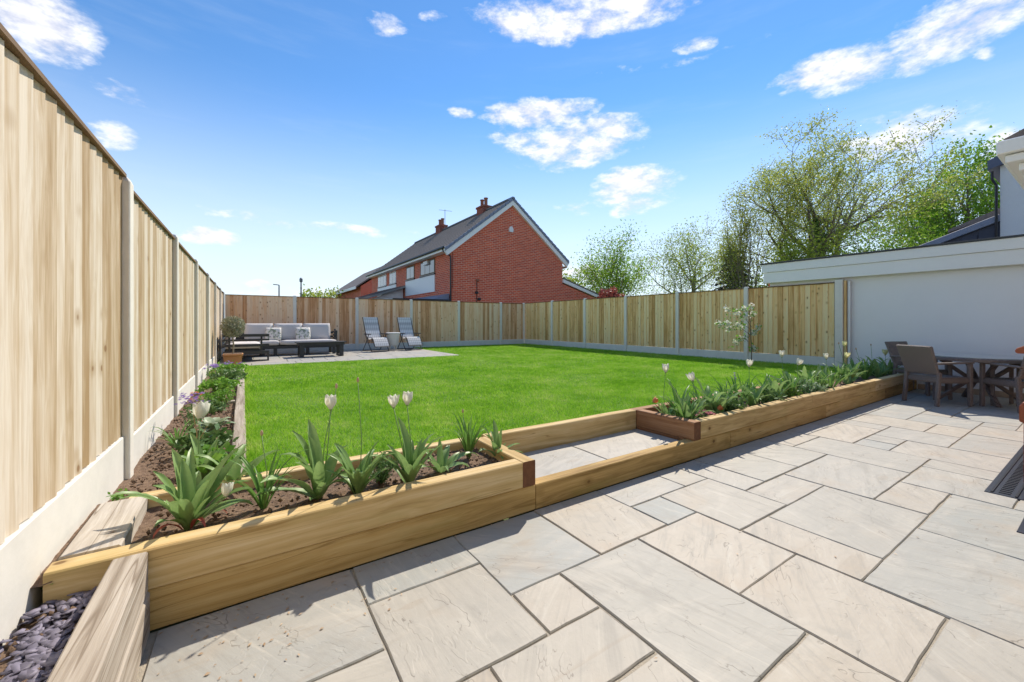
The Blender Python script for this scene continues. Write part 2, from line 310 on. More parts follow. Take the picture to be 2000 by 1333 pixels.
def plaidm():
    m, N, b = mat('grey_plaid_sling'); t = N.new('ShaderNodeTexCoord'); s = N.new('ShaderNodeSeparateXYZ'); N.l.new(t.outputs['UV'], s.inputs[0])
    a = N.math('SINE', N.math('MULTIPLY', s.outputs[0], 44.0)); c = N.math('SINE', N.math('MULTIPLY', s.outputs[1], 30.0))
    c2 = N.math('SINE', N.math('MULTIPLY', s.outputs[1], 11.0))
    f = N.math('ADD', N.math('MULTIPLY', a, 0.14), N.math('ADD', N.math('MULTIPLY', c, 0.16), N.math('ADD', N.math('MULTIPLY', c2, 0.12), 0.5)))
    N.l.new(N.ramp(f, [(0.1, (0.34, 0.335, 0.34)), (0.5, (0.56, 0.555, 0.55)), (0.9, (0.80, 0.79, 0.77))]), b.inputs['Base Color']); b.inputs['Roughness'].default_value = 0.8; return m
PLAID = plaidm()
def floralm():
    m, N, b = mat('floral_cushion_print'); t = N.new('ShaderNodeTexCoord'); v = t.outputs['Object']
    base = (0.80, 0.76, 0.69)
    d = N.new('ShaderNodeVectorMath', operation='LENGTH'); N.l.new(v, d.inputs[0])
    n = N.noise(v, 14, 3, 0.6, 0.6); n2 = N.noise(v, 22, 3, 0.6)
    cen = N.ss(d.outputs['Value'], 0.05, 0.26, 0.10, 0.0)
    g = N.ss(N.math('ADD', n, cen), 0.57, 0.63, 0, 0.85); p = N.ss(N.math('ADD', n2, N.math('MULTIPLY', cen, 0.6)), 0.62, 0.68, 0, 0.8)
    c = N.mix(g, base, (0.20, 0.27, 0.15)); c = N.mix(p, c, (0.42, 0.26, 0.40)); N.l.new(c, b.inputs['Base Color']); b.inputs['Roughness'].default_value = 0.9; return m
FLORAL = floralm()

# ------------------------------------------------------------------ mesh helpers
class MB:
    def __init__(s): s.v = []; s.f = []
    def add(s, vs, fs):
        o = len(s.v); s.v += [tuple(p) for p in vs]; s.f += [tuple(i + o for i in f) for f in fs]; return s
    def box(s, x0, x1, y0, y1, z0, z1):
        return s.add([(x, y, z) for z in (z0, z1) for y in (y0, y1) for x in (x0, x1)],
                     [(0, 2, 3, 1), (4, 5, 7, 6), (0, 1, 5, 4), (2, 6, 7, 3), (0, 4, 6, 2), (1, 3, 7, 5)])
    def bar(s, a, b, w, h, up=(0, 0, 1)):                       # a box along a-b, w wide, h high
        a = Vector(a); b = Vector(b); d = (b - a).normalized(); up = Vector(up)
        if abs(d.dot(up)) > 0.98: up = Vector((0, 1, 0))
        sx = d.cross(up).normalized() * w / 2; uz = sx.cross(d).normalized() * h / 2
        P = [p + i * sx + j * uz for p in (a, b) for j in (-1, 1) for i in (-1, 1)]
        return s.add(P, [(0, 2, 3, 1), (4, 5, 7, 6), (0, 1, 5, 4), (2, 6, 7, 3), (0, 4, 6, 2), (1, 3, 7, 5)])
    def prism(s, poly, axis, a, b):                             # polygon in the other two axes, pushed along axis
        n = len(poly)
        def P(p, t): q = list(p); q.insert(axis, t); return tuple(q)
        return s.add([P(p, a) for p in poly] + [P(p, b) for p in poly],
                     [tuple(range(n - 1, -1, -1)), tuple(range(n, 2 * n))] + [(i, (i + 1) % n, n + (i + 1) % n, n + i) for i in range(n)])
    def tube(s, pts, rad, n=6, cap=True):
        pts = [Vector(p) for p in pts]; rings = []; prev = None
        for i, p in enumerate(pts):
            d = (pts[min(i + 1, len(pts) - 1)] - pts[max(i - 1, 0)]).normalized()
            if prev is None:
                prev = d.orthogonal().normalized()
            x = (prev - d * prev.dot(d)).normalized(); prev = x; y = d.cross(x)
            r = rad[i] if hasattr(rad, '__len__') else rad
            rings.append([p + r * (math.cos(t) * x + math.sin(t) * y) for t in (2 * math.pi * k / n for k in range(n))])
        vs = [q for r_ in rings for q in r_]; fs = []
        for i in range(len(rings) - 1):
            for k in range(n): fs.append((i * n + k, i * n + (k + 1) % n, (i + 1) * n + (k + 1) % n, (i + 1) * n + k))
        if cap: fs.append(tuple(range(n - 1, -1, -1))); fs.append(tuple((len(rings) - 1) * n + k for k in range(n)))
        return s.add(vs, fs)
    def lathe(s, prof, n=20, c=(0, 0, 0)):
        vs = [(c[0] + r * math.cos(2 * math.pi * k / n), c[1] + r * math.sin(2 * math.pi * k / n), c[2] + z) for r, z in prof for k in range(n)]
        fs = [(i * n + k, i * n + (k + 1) % n, (i + 1) * n + (k + 1) % n, (i + 1) * n + k) for i in range(len(prof) - 1) for k in range(n)]
        fs.append(tuple(range(n - 1, -1, -1))); fs.append(tuple((len(prof) - 1) * n + k for k in range(n)))
        return s.add(vs, fs)
    def mesh(s, name, m, bevel=0.0, smooth=False, seg=1):
        me = bpy.data.meshes.new(name); me.from_pydata(s.v, [], s.f)
        bm = bmesh.new(); bm.from_mesh(me)
        bmesh.ops.recalc_face_normals(bm, faces=bm.faces)
        if bevel:
            eds = [e for e in bm.edges if len(e.link_faces) == 2 and e.calc_face_angle(0) > 0.5]
            bmesh.ops.bevel(bm, geom=eds, offset=bevel, segments=seg, affect='EDGES', clamp_overlap=True)
        bm.to_mesh(me); bm.free()
        if smooth: me.polygons.foreach_set('use_smooth', [True] * len(me.polygons))
        if m: me.materials.append(m)
        return me
    def build(s, name, m, parent=None, bevel=0.0, smooth=False, seg=1, loc=None, rz=0.0):
        o = link(name, s.mesh(name, m, bevel, smooth, seg), parent)
        if loc: o.location = loc
        o.rotation_euler.z = rz
        return o
def link(name, me, parent=None, loc=None, rot=None):
    o = bpy.data.objects.new(name, me); COL.objects.link(o)
    if parent is not None: o.parent = parent
    if loc: o.location = loc
    if rot: o.rotation_euler = rot
    return o
def tag(o, label=None, cat=None, group=None, kind=None):
    if label: o['label'] = label
    if cat: o['category'] = cat
    if group: o['group'] = group
    if kind: o['kind'] = kind
    return o
def thing(name, label, cat, loc=(0, 0, 0), rz=0.0, group=None):
    o = bpy.data.objects.new(name, None); COL.objects.link(o); o.location = loc; o.rotation_euler.z = rz
    o.empty_display_size = 0.1
    return tag(o, label, cat, group)
def copy_tree(o, parent=None):
    c = o.copy(); COL.objects.link(c); c.parent = parent
    for ch in list(o.children): copy_tree(ch, c)
    return c
def np_mesh(name, V, F, m, smooth=False):                       # big meshes: V (n,3), F (m,k)
    me = bpy.data.meshes.new(name); V = np.asarray(V, np.float32); F = np.asarray(F, np.int32); k = F.shape[1]
    me.vertices.add(len(V)); me.vertices.foreach_set('co', V.ravel())
    me.loops.add(F.size); me.loops.foreach_set('vertex_index', F.ravel())
    me.polygons.add(len(F)); me.polygons.foreach_set('loop_start', np.arange(0, F.size, k, dtype=np.int32))
    me.polygons.foreach_set('loop_total', np.full(len(F), k, np.int32))
    if smooth: me.polygons.foreach_set('use_smooth', np.ones(len(F), bool))
    me.update(calc_edges=True); me.materials.append(m); return me

# ------------------------------------------------------------------ levels
SH = 0.336            # top of two sleepers
LAWN = 0.285          # lawn level
WX = 10.6             # white wall
tag(MB().add([(-300, -300, -0.06), (300, -300, -0.06), (300, 300, -0.06), (-300, 300, -0.06)], [(0, 1, 2, 3)]).build('ground', GROUNDM), kind='structure')
# lawn: a raised block with a gently uneven top
def lawn_mesh():
    xs = np.linspace(-0.55, 10.55, 56); ys = np.linspace(2.93, 14.94, 60); V = []; F = []
    for y in ys:
        for x in xs:
            e = 0.010 * mnoise.noise((x * 0.9, y * 0.9, 0)) if 0.1 < x < 10.4 else 0
            inbed = x < -0.03 and y < 10.7
            V.append((x, y, (LAWN + e) if not inbed else 0.2))
    n = len(xs)
    for j in range(len(ys) - 1):
        for i in range(n - 1): F.append((j * n + i, j * n + i + 1, (j + 1) * n + i + 1, (j + 1) * n + i))
    return np_mesh('lawn', V, F, LAWNBASE, True)
lawn = tag(link('lawn', lawn_mesh()), kind='structure')
def grass_field():
    rng = np.random.default_rng(5)
    zones = [(0.02, 10.5, 2.93, 4.5, 9000, 0.0030, 0.034), (0.02, 10.5, 4.5, 7.0, 4600, 0.0045, 0.034), (0.02, 10.5, 7.0, 10.72, 2300, 0.007, 0.034), (5.36, 10.5, 10.72, 14.93, 1500, 0.009, 0.034)]
    Vs = []
    for (x0, x1, y0, y1, dn, w, h) in zones:
        n = int((x1 - x0) * (y1 - y0) * dn); x = rng.uniform(x0, x1, n); y = rng.uniform(y0, y1, n)
        keep = np.ones(n, bool)
        # sparser and shorter in random patches, longer along the edges
        hh = h * rng.uniform(0.55, 1.25, n)
        edge = np.minimum.reduce([x - 0.02, 10.5 - x, y - 2.93])
        hh = hh * np.where(edge < 0.10, 1.5, 1.0)
        a = rng.uniform(0, 2 * np.pi, n); lean = rng.uniform(0.1, 0.9, n) * hh; la = rng.uniform(0, 2 * np.pi, n)
        z0 = np.full(n, LAWN - 0.004)
        ww = w * rng.uniform(0.7, 1.3, n)
        p0 = np.stack([x - np.cos(a) * ww, y - np.sin(a) * ww, z0], 1); p1 = np.stack([x + np.cos(a) * ww, y + np.sin(a) * ww, z0], 1)
        p2 = np.stack([x + np.cos(la) * lean, y + np.sin(la) * lean, z0 + hh], 1)
        Vs.append(np.stack([p0, p1, p2], 1).reshape(-1, 3))
    V = np.concatenate(Vs); return np_mesh('grass', V, np.arange(len(V)).reshape(-1, 3), GRASS)
tag(link('grass', grass_field()), 'bright green mown lawn grass filling the garden', 'grass', kind='stuff')

# ------------------------------------------------------------------ patio slabs
gx = [-0.30, 0.08, 0.46, 0.745, 1.03, 1.32, 1.615, 1.91, 2.2, 2.505, 2.83, 3.12, 3.43, 3.73, 4.02, 4.32, 4.63, 4.95, 5.27, 5.58, 5.89, 6.21, 6.51, 6.82, 7.13, 7.45, 7.77, 8.07, 8.37, 8.68, 8.99, 9.3, 9.61, 9.92, 10.23, 10.59]
gy = [2.185, 1.86, 1.57, 1.285, 0.99, 0.71, 0.42, 0.13, -0.16, -0.45, -0.74, -1.03, -1.32]
OFF = 2               # slab indices below count from x = 0.46
FIX = [(-2, 0, 0, 2), (0, 2, 0, 1), (0, 2, 1, 3), (2, 4, 0, 2), (2, 3, 2, 3), (4, 6, 0, 2), (3, 5, 2, 5), (1, 3, 3, 4), (6, 8, 0, 1), (6, 7, 1, 2), (8, 9, 0, 1),
       (7, 9, 1, 3), (5, 7, 2, 4), (7, 8, 3, 5), (5, 7, 4, 6), (8, 11, 3, 5), (9, 11, 2, 3), (9, 10, 0, 2), (10, 12, 0, 2), (12, 14, 0, 2), (11, 14, 2, 4), (11, 13, 4, 5),
       (13, 15, 4, 6), (10, 13, 5, 7), (7, 10, 5, 8), (14, 16, 0, 1), (14, 16, 1, 4), (16, 19, 1, 2), (17, 18, 2, 3), (16, 17, 2, 3), (18, 20, 2, 4), (16, 18, 3, 6), (19, 20, 1, 2),
       (20, 22, 1, 3), (22, 26, 1, 2), (22, 24, 2, 4), (20, 22, 3, 4), (15, 16, 4, 6), (18, 21, 4, 6), (3, 5, 5, 7), (5, 7, 6, 8), (1, 3, 4, 6), (-2, 0, 2, 4), (-1, 1, 4, 6), (0, 1, 3, 4)]
patio = tag(MB().add([(-0.34, -1.4, -0.009), (WX, -1.4, -0.009), (WX, 2.19, -0.009), (-0.34, 2.19, -0.009)], [(0, 1, 2, 3)]).build('patio', MORTAR), kind='structure')
def slab_mesh(x0, x1, y0, y1, rng, th=0.035):
    cx, cy = (x0 + x1) / 2, (y0 + y1) / 2; g = 0.0042; pts = []
    x0 += g + rng.uniform(-.0025, .003); x1 -= g + rng.uniform(-.0025, .003); y0 += g + rng.uniform(-.0025, .003); y1 -= g + rng.uniform(-.0025, .003)
    def edge(a, b, n):
        for k in range(n):
            t = k / n; p = (a[0] + (b[0] - a[0]) * t - cx, a[1] + (b[1] - a[1]) * t - cy)
            j = 0.0022 if k else 0.003
            pts.append((p[0] + rng.uniform(-j, j), p[1] + rng.uniform(-j, j)))
    nx = max(3, int((x1 - x0) / 0.09)); ny = max(3, int((y1 - y0) / 0.09))
    edge((x0, y0), (x1, y0), nx); edge((x1, y0), (x1, y1), ny); edge((x1, y1), (x0, y1), nx); edge((x0, y1), (x0, y0), ny)
    n = len(pts); V = [(p[0], p[1], -th) for p in pts] + [(p[0], p[1], -0.005) for p in pts]
    V += [(p[0] - math.copysign(0.004, p[0]), p[1] - math.copysign(0.004, p[1]), rng.uniform(-0.0008, 0.0008)) for p in pts]
    F = [tuple(range(2 * n, 3 * n))] + [(r * n + i, r * n + (i + 1) % n, (r + 1) * n + (i + 1) % n, (r + 1) * n + i) for r in (0, 1) for i in range(n)]
    me = bpy.data.meshes.new('slab'); me.from_pydata(V, [], F); me.materials.append(STONE); return me, (cx, cy)
rng = random.Random(11)
NX, NY = len(gx) - 1, len(gy) - 1
occ = [[False] * NY for _ in range(NX)]; rects = []
def yy(j, i): return 1.975 if (j == 1 and gx[i] >= 5.25) else gy[j]
for (a, b, c, d) in FIX:
    rects.append((a + OFF, b + OFF, c, d))
    for i in range(a + OFF, b + OFF):
        for j in range(c, d): occ[i][j] = True
for i in range(NX):
    for j in range(NY):
        if occ[i][j]: continue
        for (w, h) in rng.sample([(2, 1), (3, 2), (2, 2), (2, 3), (1, 2), (1, 1)], 6) + [(1, 1)]:
            if i + w <= NX and j + h <= NY and not any(occ[p][q] for p in range(i, i + w) for q in range(j, j + h)):
                break
        rects.append((i, i + w, j, j + h))
        for p in range(i, i + w):
            for q in range(j, j + h): occ[p][q] = True
for (i0, i1, j0, j1) in rects:
    me, (cx, cy) = slab_mesh(gx[i0], gx[i1], yy(j1, i0), yy(j0, i0), rng)
    o = link('slab', me, patio, (cx, cy, rng.uniform(-0.0015, 0.0015)))
# back patio and step paving
bpat = tag(MB().box(-0.52, 5.33, 10.72, 14.93, 0.1, 0.283).build('back_patio', MORTAR), kind='structure')
yb = [10.72, 11.3, 11.9, 12.5, 13.1, 13.7, 14.3, 14.92]
for j in range(7):
    x = -0.5 - rng.uniform(0, .3)
    while x < 5.32:
        w = rng.choice([0.6, 0.9, 0.6, 0.3]); x1 = min(x + w, 5.32); xa = max(x, -0.5)
        if 5.32 - x1 < 0.15: x1 = 5.32
        if x1 - xa > 0.1:
            me, (cx, cy) = slab_mesh(xa, x1, yb[j], yb[j + 1], rng); link('slab', me, bpat, (cx, cy, 0.297))
        x = x1 if x1 < 5.32 else 9
step = tag(MB().box(1.64, 3.43, 2.28, 2.83, -0.02, 0.125).build('step_landing', MORTAR), kind='structure')
for (a, b, c, d) in ((1.64, 2.46, 2.285, 2.83), (2.46, 3.43, 2.285, 2.83)):
    me, (cx, cy) = slab_mesh(a, b, c, d, rng); link('slab', me, step, (cx, cy, 0.145))

# ------------------------------------------------------------------ sleepers
def sleeper(parent, x0, x1, y0, y1, z0, z1, m, seed=0, name='sleeper', end=None):
    """one timber; its grain runs along its longer horizontal side"""
    lx, ly = x1 - x0, y1 - y0; along_y = ly > lx; L, Wd = (ly, lx) if along_y else (lx, ly)
    rg = random.Random(seed + int(1000 * (x0 + 3.1 * y0 + 7 * z0)) + 77)
    n = max(2, int(L / 0.35)); hh = (z1 - z0) / 2; b = 0.006; V = []; F = []
    prof = [(-Wd / 2 + b, -hh), (Wd / 2 - b, -hh), (Wd / 2, -hh + b), (Wd / 2, hh - b), (Wd / 2 - b, hh), (-Wd / 2 + b, hh), (-Wd / 2, hh - b), (-Wd / 2, -hh + b)]
    for k in range(n + 1):
        x = -L / 2 + L * k / n; dy = rg.uniform(-.0025, .0025); dz = rg.uniform(-.002, .0015) if z1 > 0.3 else 0
        for (p, q) in prof: V.append((x, p + dy, q + (dz if q > 0 else 0)))
    for k in range(n):
        for i in range(8): F.append((k * 8 + i, k * 8 + (i + 1) % 8, (k + 1) * 8 + (i + 1) % 8, (k + 1) * 8 + i))
    F.append(tuple(range(7, -1, -1))); F.append(tuple(n * 8 + i for i in range(8)))
    me = bpy.data.meshes.new(name); me.from_pydata(V, [], F); me.materials.append(m)
    bm = bmesh.new(); bm.from_mesh(me); bmesh.ops.recalc_face_normals(bm, faces=bm.faces); bm.to_mesh(me); bm.free()
    if end:
        me.materials.append(end); me.polygons[-1].material_index = 1; me.polygons[-2].material_index = 1
    return link(name, me, parent, ((x0 + x1) / 2, (y0 + y1) / 2, (z0 + z1) / 2), (0, 0, math.pi / 2 if along_y else 0))
HS = SH / 2
lp = thing('timber_planter', 'low timber sleeper planter in front of the lawn, left of the step', 'planter')
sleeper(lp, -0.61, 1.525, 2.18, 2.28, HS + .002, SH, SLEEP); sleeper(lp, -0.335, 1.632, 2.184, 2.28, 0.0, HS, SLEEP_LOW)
sleeper(lp, 1.527, 1.628, 2.18, 2.85, HS + .002, SH + .001, SLEEP, end=SLEEP_END)
sleeper(lp, -0.50, 1.525, 2.855, 2.945, HS - .05, SH - .004, SLEEP)
sleeper(lp, -0.60, -0.42, 2.285, 2.85, HS, SH + .006, SLEEP_GREY)
st = thing('timber_step', 'timber edged step with paved tread between the two planters', 'step')
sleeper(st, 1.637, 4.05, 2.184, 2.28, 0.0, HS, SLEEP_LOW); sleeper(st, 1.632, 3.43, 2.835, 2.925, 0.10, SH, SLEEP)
rp = thing('timber_planter', 'long timber sleeper planter running from the step to the white wall', 'planter')
for a, b in ((3.54, 5.965), (5.972, 8.29), (8.296, WX - .005)): sleeper(rp, a, b, 2.18, 2.28, HS + .002, SH, SLEEP, seed=int(a * 10))
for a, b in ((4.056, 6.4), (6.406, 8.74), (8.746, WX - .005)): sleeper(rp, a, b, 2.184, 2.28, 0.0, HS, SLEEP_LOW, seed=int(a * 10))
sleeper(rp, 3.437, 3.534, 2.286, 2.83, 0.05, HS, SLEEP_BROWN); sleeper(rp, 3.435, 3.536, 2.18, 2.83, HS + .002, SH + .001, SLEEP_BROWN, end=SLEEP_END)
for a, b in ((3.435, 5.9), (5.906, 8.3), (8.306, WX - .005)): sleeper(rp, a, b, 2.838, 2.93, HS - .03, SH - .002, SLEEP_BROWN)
fs = thing('weathered_sleeper', 'grey weathered sleeper edging the slate strip, nearest the camera', 'sleeper')
sleeper(fs, -0.425, -0.318, 0.3, 2.178, HS + .003, SH - .004, SLEEP_GREY); sleeper(fs, -0.422, -0.315, 0.3, 2.178, -.005, HS, SLEEP_GREY)
ed = thing('lawn_edging', 'pale timber edging between the left flower bed and the lawn', 'edging')
for a, b in ((2.95, 5.3), (5.306, 7.7), (7.706, 10.12)): sleeper(ed, -0.075, 0.018, a, b, 0.12, 0.312, SLEEP_GREY)
sleeper(thing('bed_divider', 'short timber cross piece set in the soil of the left bed', 'edging'), -0.16, -0.08, 6.0, 6.09, 0.15, 0.295, SLEEP_GREY)

# ------------------------------------------------------------------ soil and slate
def soil(name, x0, x1, y0, y1, z, amp, label, res=0.022):
    nx = max(6, int((x1 - x0) / res)); ny = max(6, int((y1 - y0) / res)); V = []; F = []
    for j in range(ny + 1):
        for i in range(nx + 1):
            x = x0 + (x1 - x0) * i / nx; y = y0 + (y1 - y0) * j / ny
            h = mnoise.noise((x * 9, y * 9, z * 9)) * 0.5 + mnoise.noise((x * 24, y * 24, 3)) * 0.4 + abs(mnoise.noise((x * 47, y * 47, 9))) * 0.35
            V.append((x, y, z + amp * h))
    n = nx + 1
    for j in range(ny):
        for i in range(nx): F.append((j * n + i, j * n + i + 1, (j + 1) * n + i + 1, (j + 1) * n + i))
    return tag(link(name, np_mesh(name, V, F, SOIL)), kind='structure')
soil('soil', -0.425, 1.53, 2.275, 2.86, 0.262, 0.028, '')
soil('soil', 3.53, WX - .01, 2.275, 2.845, 0.262, 0.028, '', 0.03)
soil('soil', -0.66, -0.07, 2.94, 10.75, 0.262, 0.030, '', 0.026)
soil('soil', -0.70, -0.42, 0.2, 2.185, 0.215, 0.02, '')
soil('soil', -0.68, -0.585, 2.17, 2.95, 0.305, 0.015, '')
def clods():
    rg = np.random.default_rng(9); V = []; F = []
    areas = [(-0.4, 1.5, 2.3, 2.84, 420, .283), (-0.58, -0.09, 2.97, 6.5, 900, .283), (3.56, 8, 2.3, 2.8, 260, .283), (-0.62, -0.44, 1.2, 2.15, 130, .232)]
    oct_ = np.array([(1, 0, 0), (-1, 0, 0), (0, 1, 0), (0, -1, 0), (0, 0, 1), (0, 0, -1)], float)
    of = [(0, 2, 4), (2, 1, 4), (1, 3, 4), (3, 0, 4), (2, 0, 5), (1, 2, 5), (3, 1, 5), (0, 3, 5)]
    for (x0, x1, y0, y1, n, z) in areas:
        for _ in range(n):
            s = rg.uniform(0.004, 0.015) * rg.uniform(0.6, 1.3); c = np.array([rg.uniform(x0, x1), rg.uniform(y0, y1), z])
            o = len(V); V += list(c + oct_ * s * rg.uniform(0.6, 1.2, (6, 3)) + rg.uniform(-.3, .3, (6, 3)) * s); F += [tuple(i + o for i in f) for f in of]
    return np_mesh('soil_clods', V, F, SOIL)
tag(link('soil_clods', clods()), 'crumbly brown clods of earth scattered over the flower beds', 'soil', kind='stuff')
def chips():
    rg = np.random.default_rng(4); V = []; F = []
    for _ in range(1500):
        x = rg.uniform(-0.66, -0.43); y = rg.uniform(0.9, 2.17)
        if x < -0.56 + 0.03 * math.sin(y * 9) and rg.random() < 0.75: continue
        L = rg.uniform(0.010, 0.026); Wd = L * rg.uniform(0.45, 0.8); a = rg.uniform(0, 6.28)
        t1, t2 = rg.normal(0, 0.28, 2); z = 0.232 + rg.uniform(-.003, .014); o = len(V)
        ring = []
        for k in range(6):
            q = k * math.pi / 3; r = rg.uniform(.8, 1.1); px, py = L * r * math.cos(q), Wd * r * math.sin(q)
            ring.append((x + px * math.cos(a) - py * math.sin(a), y + px * math.sin(a) + py * math.cos(a), z + px * t1 + py * t2))
        V += ring + [(p[0], p[1], p[2] - 0.004) for p in ring]
        F += [(o, o + 1, o + 2, o + 3), (o, o + 3, o + 4, o + 5)] + [(o + k, o + 6 + k, o + 6 + (k + 1) % 6, o + (k + 1) % 6) for k in range(6)]
    return np_mesh('slate_chips', V, F, SLATE)
tag(link('slate_chips', chips()), 'plum grey slate chippings in the strip beside the near fence', 'slate chips', kind='stuff')

# ------------------------------------------------------------------ fences
BW = 0.108
def board_mesh(m, Lz, k):
    rg = random.Random(k); t0, t1 = 0.005, 0.023; w = BW + 0.012      # feather edge: thin one side, thick the other; local z along the board
    V = [(0, 0, 0), (w, 0, 0), (w, -t1, 0), (0, -t0, 0), (0, 0, Lz), (w, 0, Lz), (w, -t1, Lz), (0, -t0, Lz)]
    me = bpy.data.meshes.new('board'); me.from_pydata(V, [], [(3, 2, 1, 0), (4, 5, 6, 7), (0, 1, 5, 4), (1, 2, 6, 5), (2, 3, 7, 6), (3, 0, 4, 7)]); me.materials.append(m); return me
def post_mesh(z1, w=0.1):
    b = 0.012; h = w / 2
    mb = MB(); P = [(-h, -h), (h, -h), (h, h), (-h, h)]
    mb.add([(x, y, 0) for x, y in P] + [(x, y, z1 - 0.03) for x, y in P] + [(x * .7, y * .7, z1) for x, y in P],
           [(3, 2, 1, 0), (8, 9, 10, 11)] + [(r * 4 + i, r * 4 + (i + 1) % 4, r * 4 + 4 + (i + 1) % 4, r * 4 + 4 + i) for r in (0, 1) for i in range(4)])
    return mb.mesh('post', CONC, bevel=0.006)
def fence(name, label, pts, m, gtop, ptop, post_top, flip=False, posts=None, raise_=()):
    """posts at pts (x, y); panels between, boards on the garden side (left of travel unless flip)"""
    root = thing(name, label, 'fence'); pm = post_mesh(post_top)
    bms = [board_mesh(m, ptop - gtop - .012, k) for k in range(1)]
    for i, (x, y) in enumerate(pts):
        if posts is None or i in posts:
            d = Vector((pts[min(i + 1, len(pts) - 1)][0] - pts[max(i - 1, 0)][0], pts[min(i + 1, len(pts) - 1)][1] - pts[max(i - 1, 0)][1]))
            link('post', pm, root, (x, y, 0), (0, 0, math.atan2(d.y, d.x)))
    for i in range(len(pts) - 1):
        a, b = Vector((*pts[i], 0)), Vector((*pts[i + 1], 0)); d = b - a; L = d.length; ang = math.atan2(d.y, d.x)
        if flip: a, ang = b, ang + math.pi
        up_ = 0.05 if i in raise_ else 0.0
        MB().box(0.03, L - 0.03, -0.022, 0.028, 0.02, gtop + up_).build('gravel_board', CONC_G, root, 0.005, loc=(a.x, a.y, 0), rz=ang)
        pn = MB(); inset = 0.05
        pn.box(inset, L - inset, 0.012, 0.045, gtop + .25, gtop + .32).box(inset, L - inset, 0.012, 0.045, ptop - .32, ptop - .25)
        pn.box(inset, inset + .03, 0.012, 0.045, gtop + .004, ptop - .02)
        pn.box(inset - .01, L - inset + .01, -0.032, 0.05, ptop - .006, ptop + .014)
        p = pn.build('panel', FRAIL, root, loc=(a.x, a.y, up_), rz=ang)
        n = max(1, int(round((L - 2 * inset) / BW))); step_ = (L - 2 * inset) / n
        rg = random.Random(hash((round(a.x, 2), round(a.y, 2))) % 1000)
        for k in range(n):
            o = link('board', bms[0], p, (inset + k * step_ - .004, 0.009 + rg.uniform(-.002, .002), gtop + .004 + rg.uniform(-.004, .004)))
            o.rotation_euler = (0, rg.uniform(-.0025, .0025), rg.uniform(-.02, .015)); o.scale.x = step_ / BW
    return root
LFX = lambda y: -0.615 + 0.127 * (y - 3.52) / 11.44
ly = [-0.45, 1.53, 3.52, 5.52, 7.50, 9.47, 11.4, 13.3, 14.96]
fence('fence', 'tall pale featheredge fence along the left side, sunlit, nearest the camera', [(LFX(y) - .03, y) for y in ly], FENCE_L, 0.49, 2.125, 2.175, raise_=(0, 1))
bx = [-0.50, 1.40, 3.34, 5.31, 7.30, 9.31, 10.53]
fence('fence', 'orange tinted featheredge fence across the back of the garden behind the sofa', [(x, 14.98) for x in bx], FENCE_B, 0.50, 2.085, 2.125, posts=range(1, 7))
ry = [14.95, 12.99, 11.07, 9.14, 7.22, 5.28, 3.42]
fence('fence', 'yellow featheredge fence along the right side of the lawn up to the white wall', [(10.57, y) for y in ry], FENCE_R, 0.50, 2.10, 2.145, posts=range(1, 6))
ep = thing('end_post', 'wide rough concrete post ending the right fence at the white wall', 'post')
MB().box(10.43, 10.555, 3.27, 3.41, 0.1, 2.15).build('post', CONC, ep, 0.008)
MB().box(10.47, 10.53, 3.225, 3.262, 0.3, 2.13).build('batten', FENCE_R, ep, 0.002)
MB().box(10.50, 10.55, 3.17, 3.20, 0.3, 2.12).build('edge_strip', RENDER, ep, 0.002)

# ------------------------------------------------------------------ white extension, neighbour house, own bay
ex = thing('flat_roof_extension', 'white rendered flat roofed extension at the right end of the patio', 'building')
MB().box(WX, 16.5, -4, 4.75, 0.0, 2.3).build('wall', RENDER, ex)
MB().box(WX - .012, WX - .002, -1.3, 2.17, 0.0, 0.10).build('stained_plinth', STAIN, ex, 0.003)
MB().box(WX - .16, WX - .13, -4.2, 4.82, 2.19, 2.44).build('lower_fascia_board', FASCIA, ex, 0.004)
MB().box(WX - .185, WX - .155, -4.2, 4.85, 2.443, 2.63).build('upper_fascia_board', FASCIA, ex, 0.004)
MB().box(WX - .15, 16.6, 4.76, 4.80, 2.19, 2.44).build('end_fascia_board', FASCIA, ex, 0.004)
MB().box(WX - .128, 16.5, -4.2, 4.755, 2.305, 2.60).build('roof_deck', FASCIA, ex)
MB().box(WX - .21, 16.6, -4.2, 4.87, 2.632, 2.665).build('roof_edge', FELT, ex, 0.004)
MB().box(WX + .06, WX + .3, 4.756, 4.81, 0.2, 2.18).build('brick_return', BRICK, ex)
nh = thing('neighbour_house', 'white pebbledashed two storey house rising behind the flat roof', 'house')
NX0 = 14.0
MB().box(NX0, 22, -6, 1.55, 0, 4.75).build('wall', DASH, nh)
MB().prism([(1.72, 4.66), (1.72, 4.86), (1.2, 5.1), (-2.2, 7.2), (-6.2, 5.1), (-6.2, 4.9), (-2.2, 7.0), (1.2, 4.82)], 0, NX0 - .12, 22.2).build('roof', BLUETILE, nh)
MB().tube([(NX0 - .05, 1.66, 4.62), (NX0 - .05, 1.66, 4.45), (NX0 - .05, 1.6, 4.3), (NX0 - .05, 1.6, 2.6)], 0.024).build('downpipe', BLACKPL, nh)
ln = thing('tiled_lean_to', 'blue grey tiled lean-to roof beside the white neighbour house', 'building')
pl = [(1.553, 3.66), (3.3, 2.98), (3.3, 2.84), (1.553, 3.5)]
MB().prism(pl, 0, NX0 - .02, NX0 + .28).build('verge_tiles', VERGE, ln, 0.01)
MB().prism([(1.553, 3.86), (2.4, 3.50), (2.4, 3.44), (1.553, 3.70)], 0, NX0 + .29, 19).build('roof', ROOF, ln)
MB().prism([(1.556, 3.5), (3.28, 2.84), (3.28, 0), (1.556, 0)], 0, NX0 + .05, 18.9).build('wall', BLUEBOARD, ln)
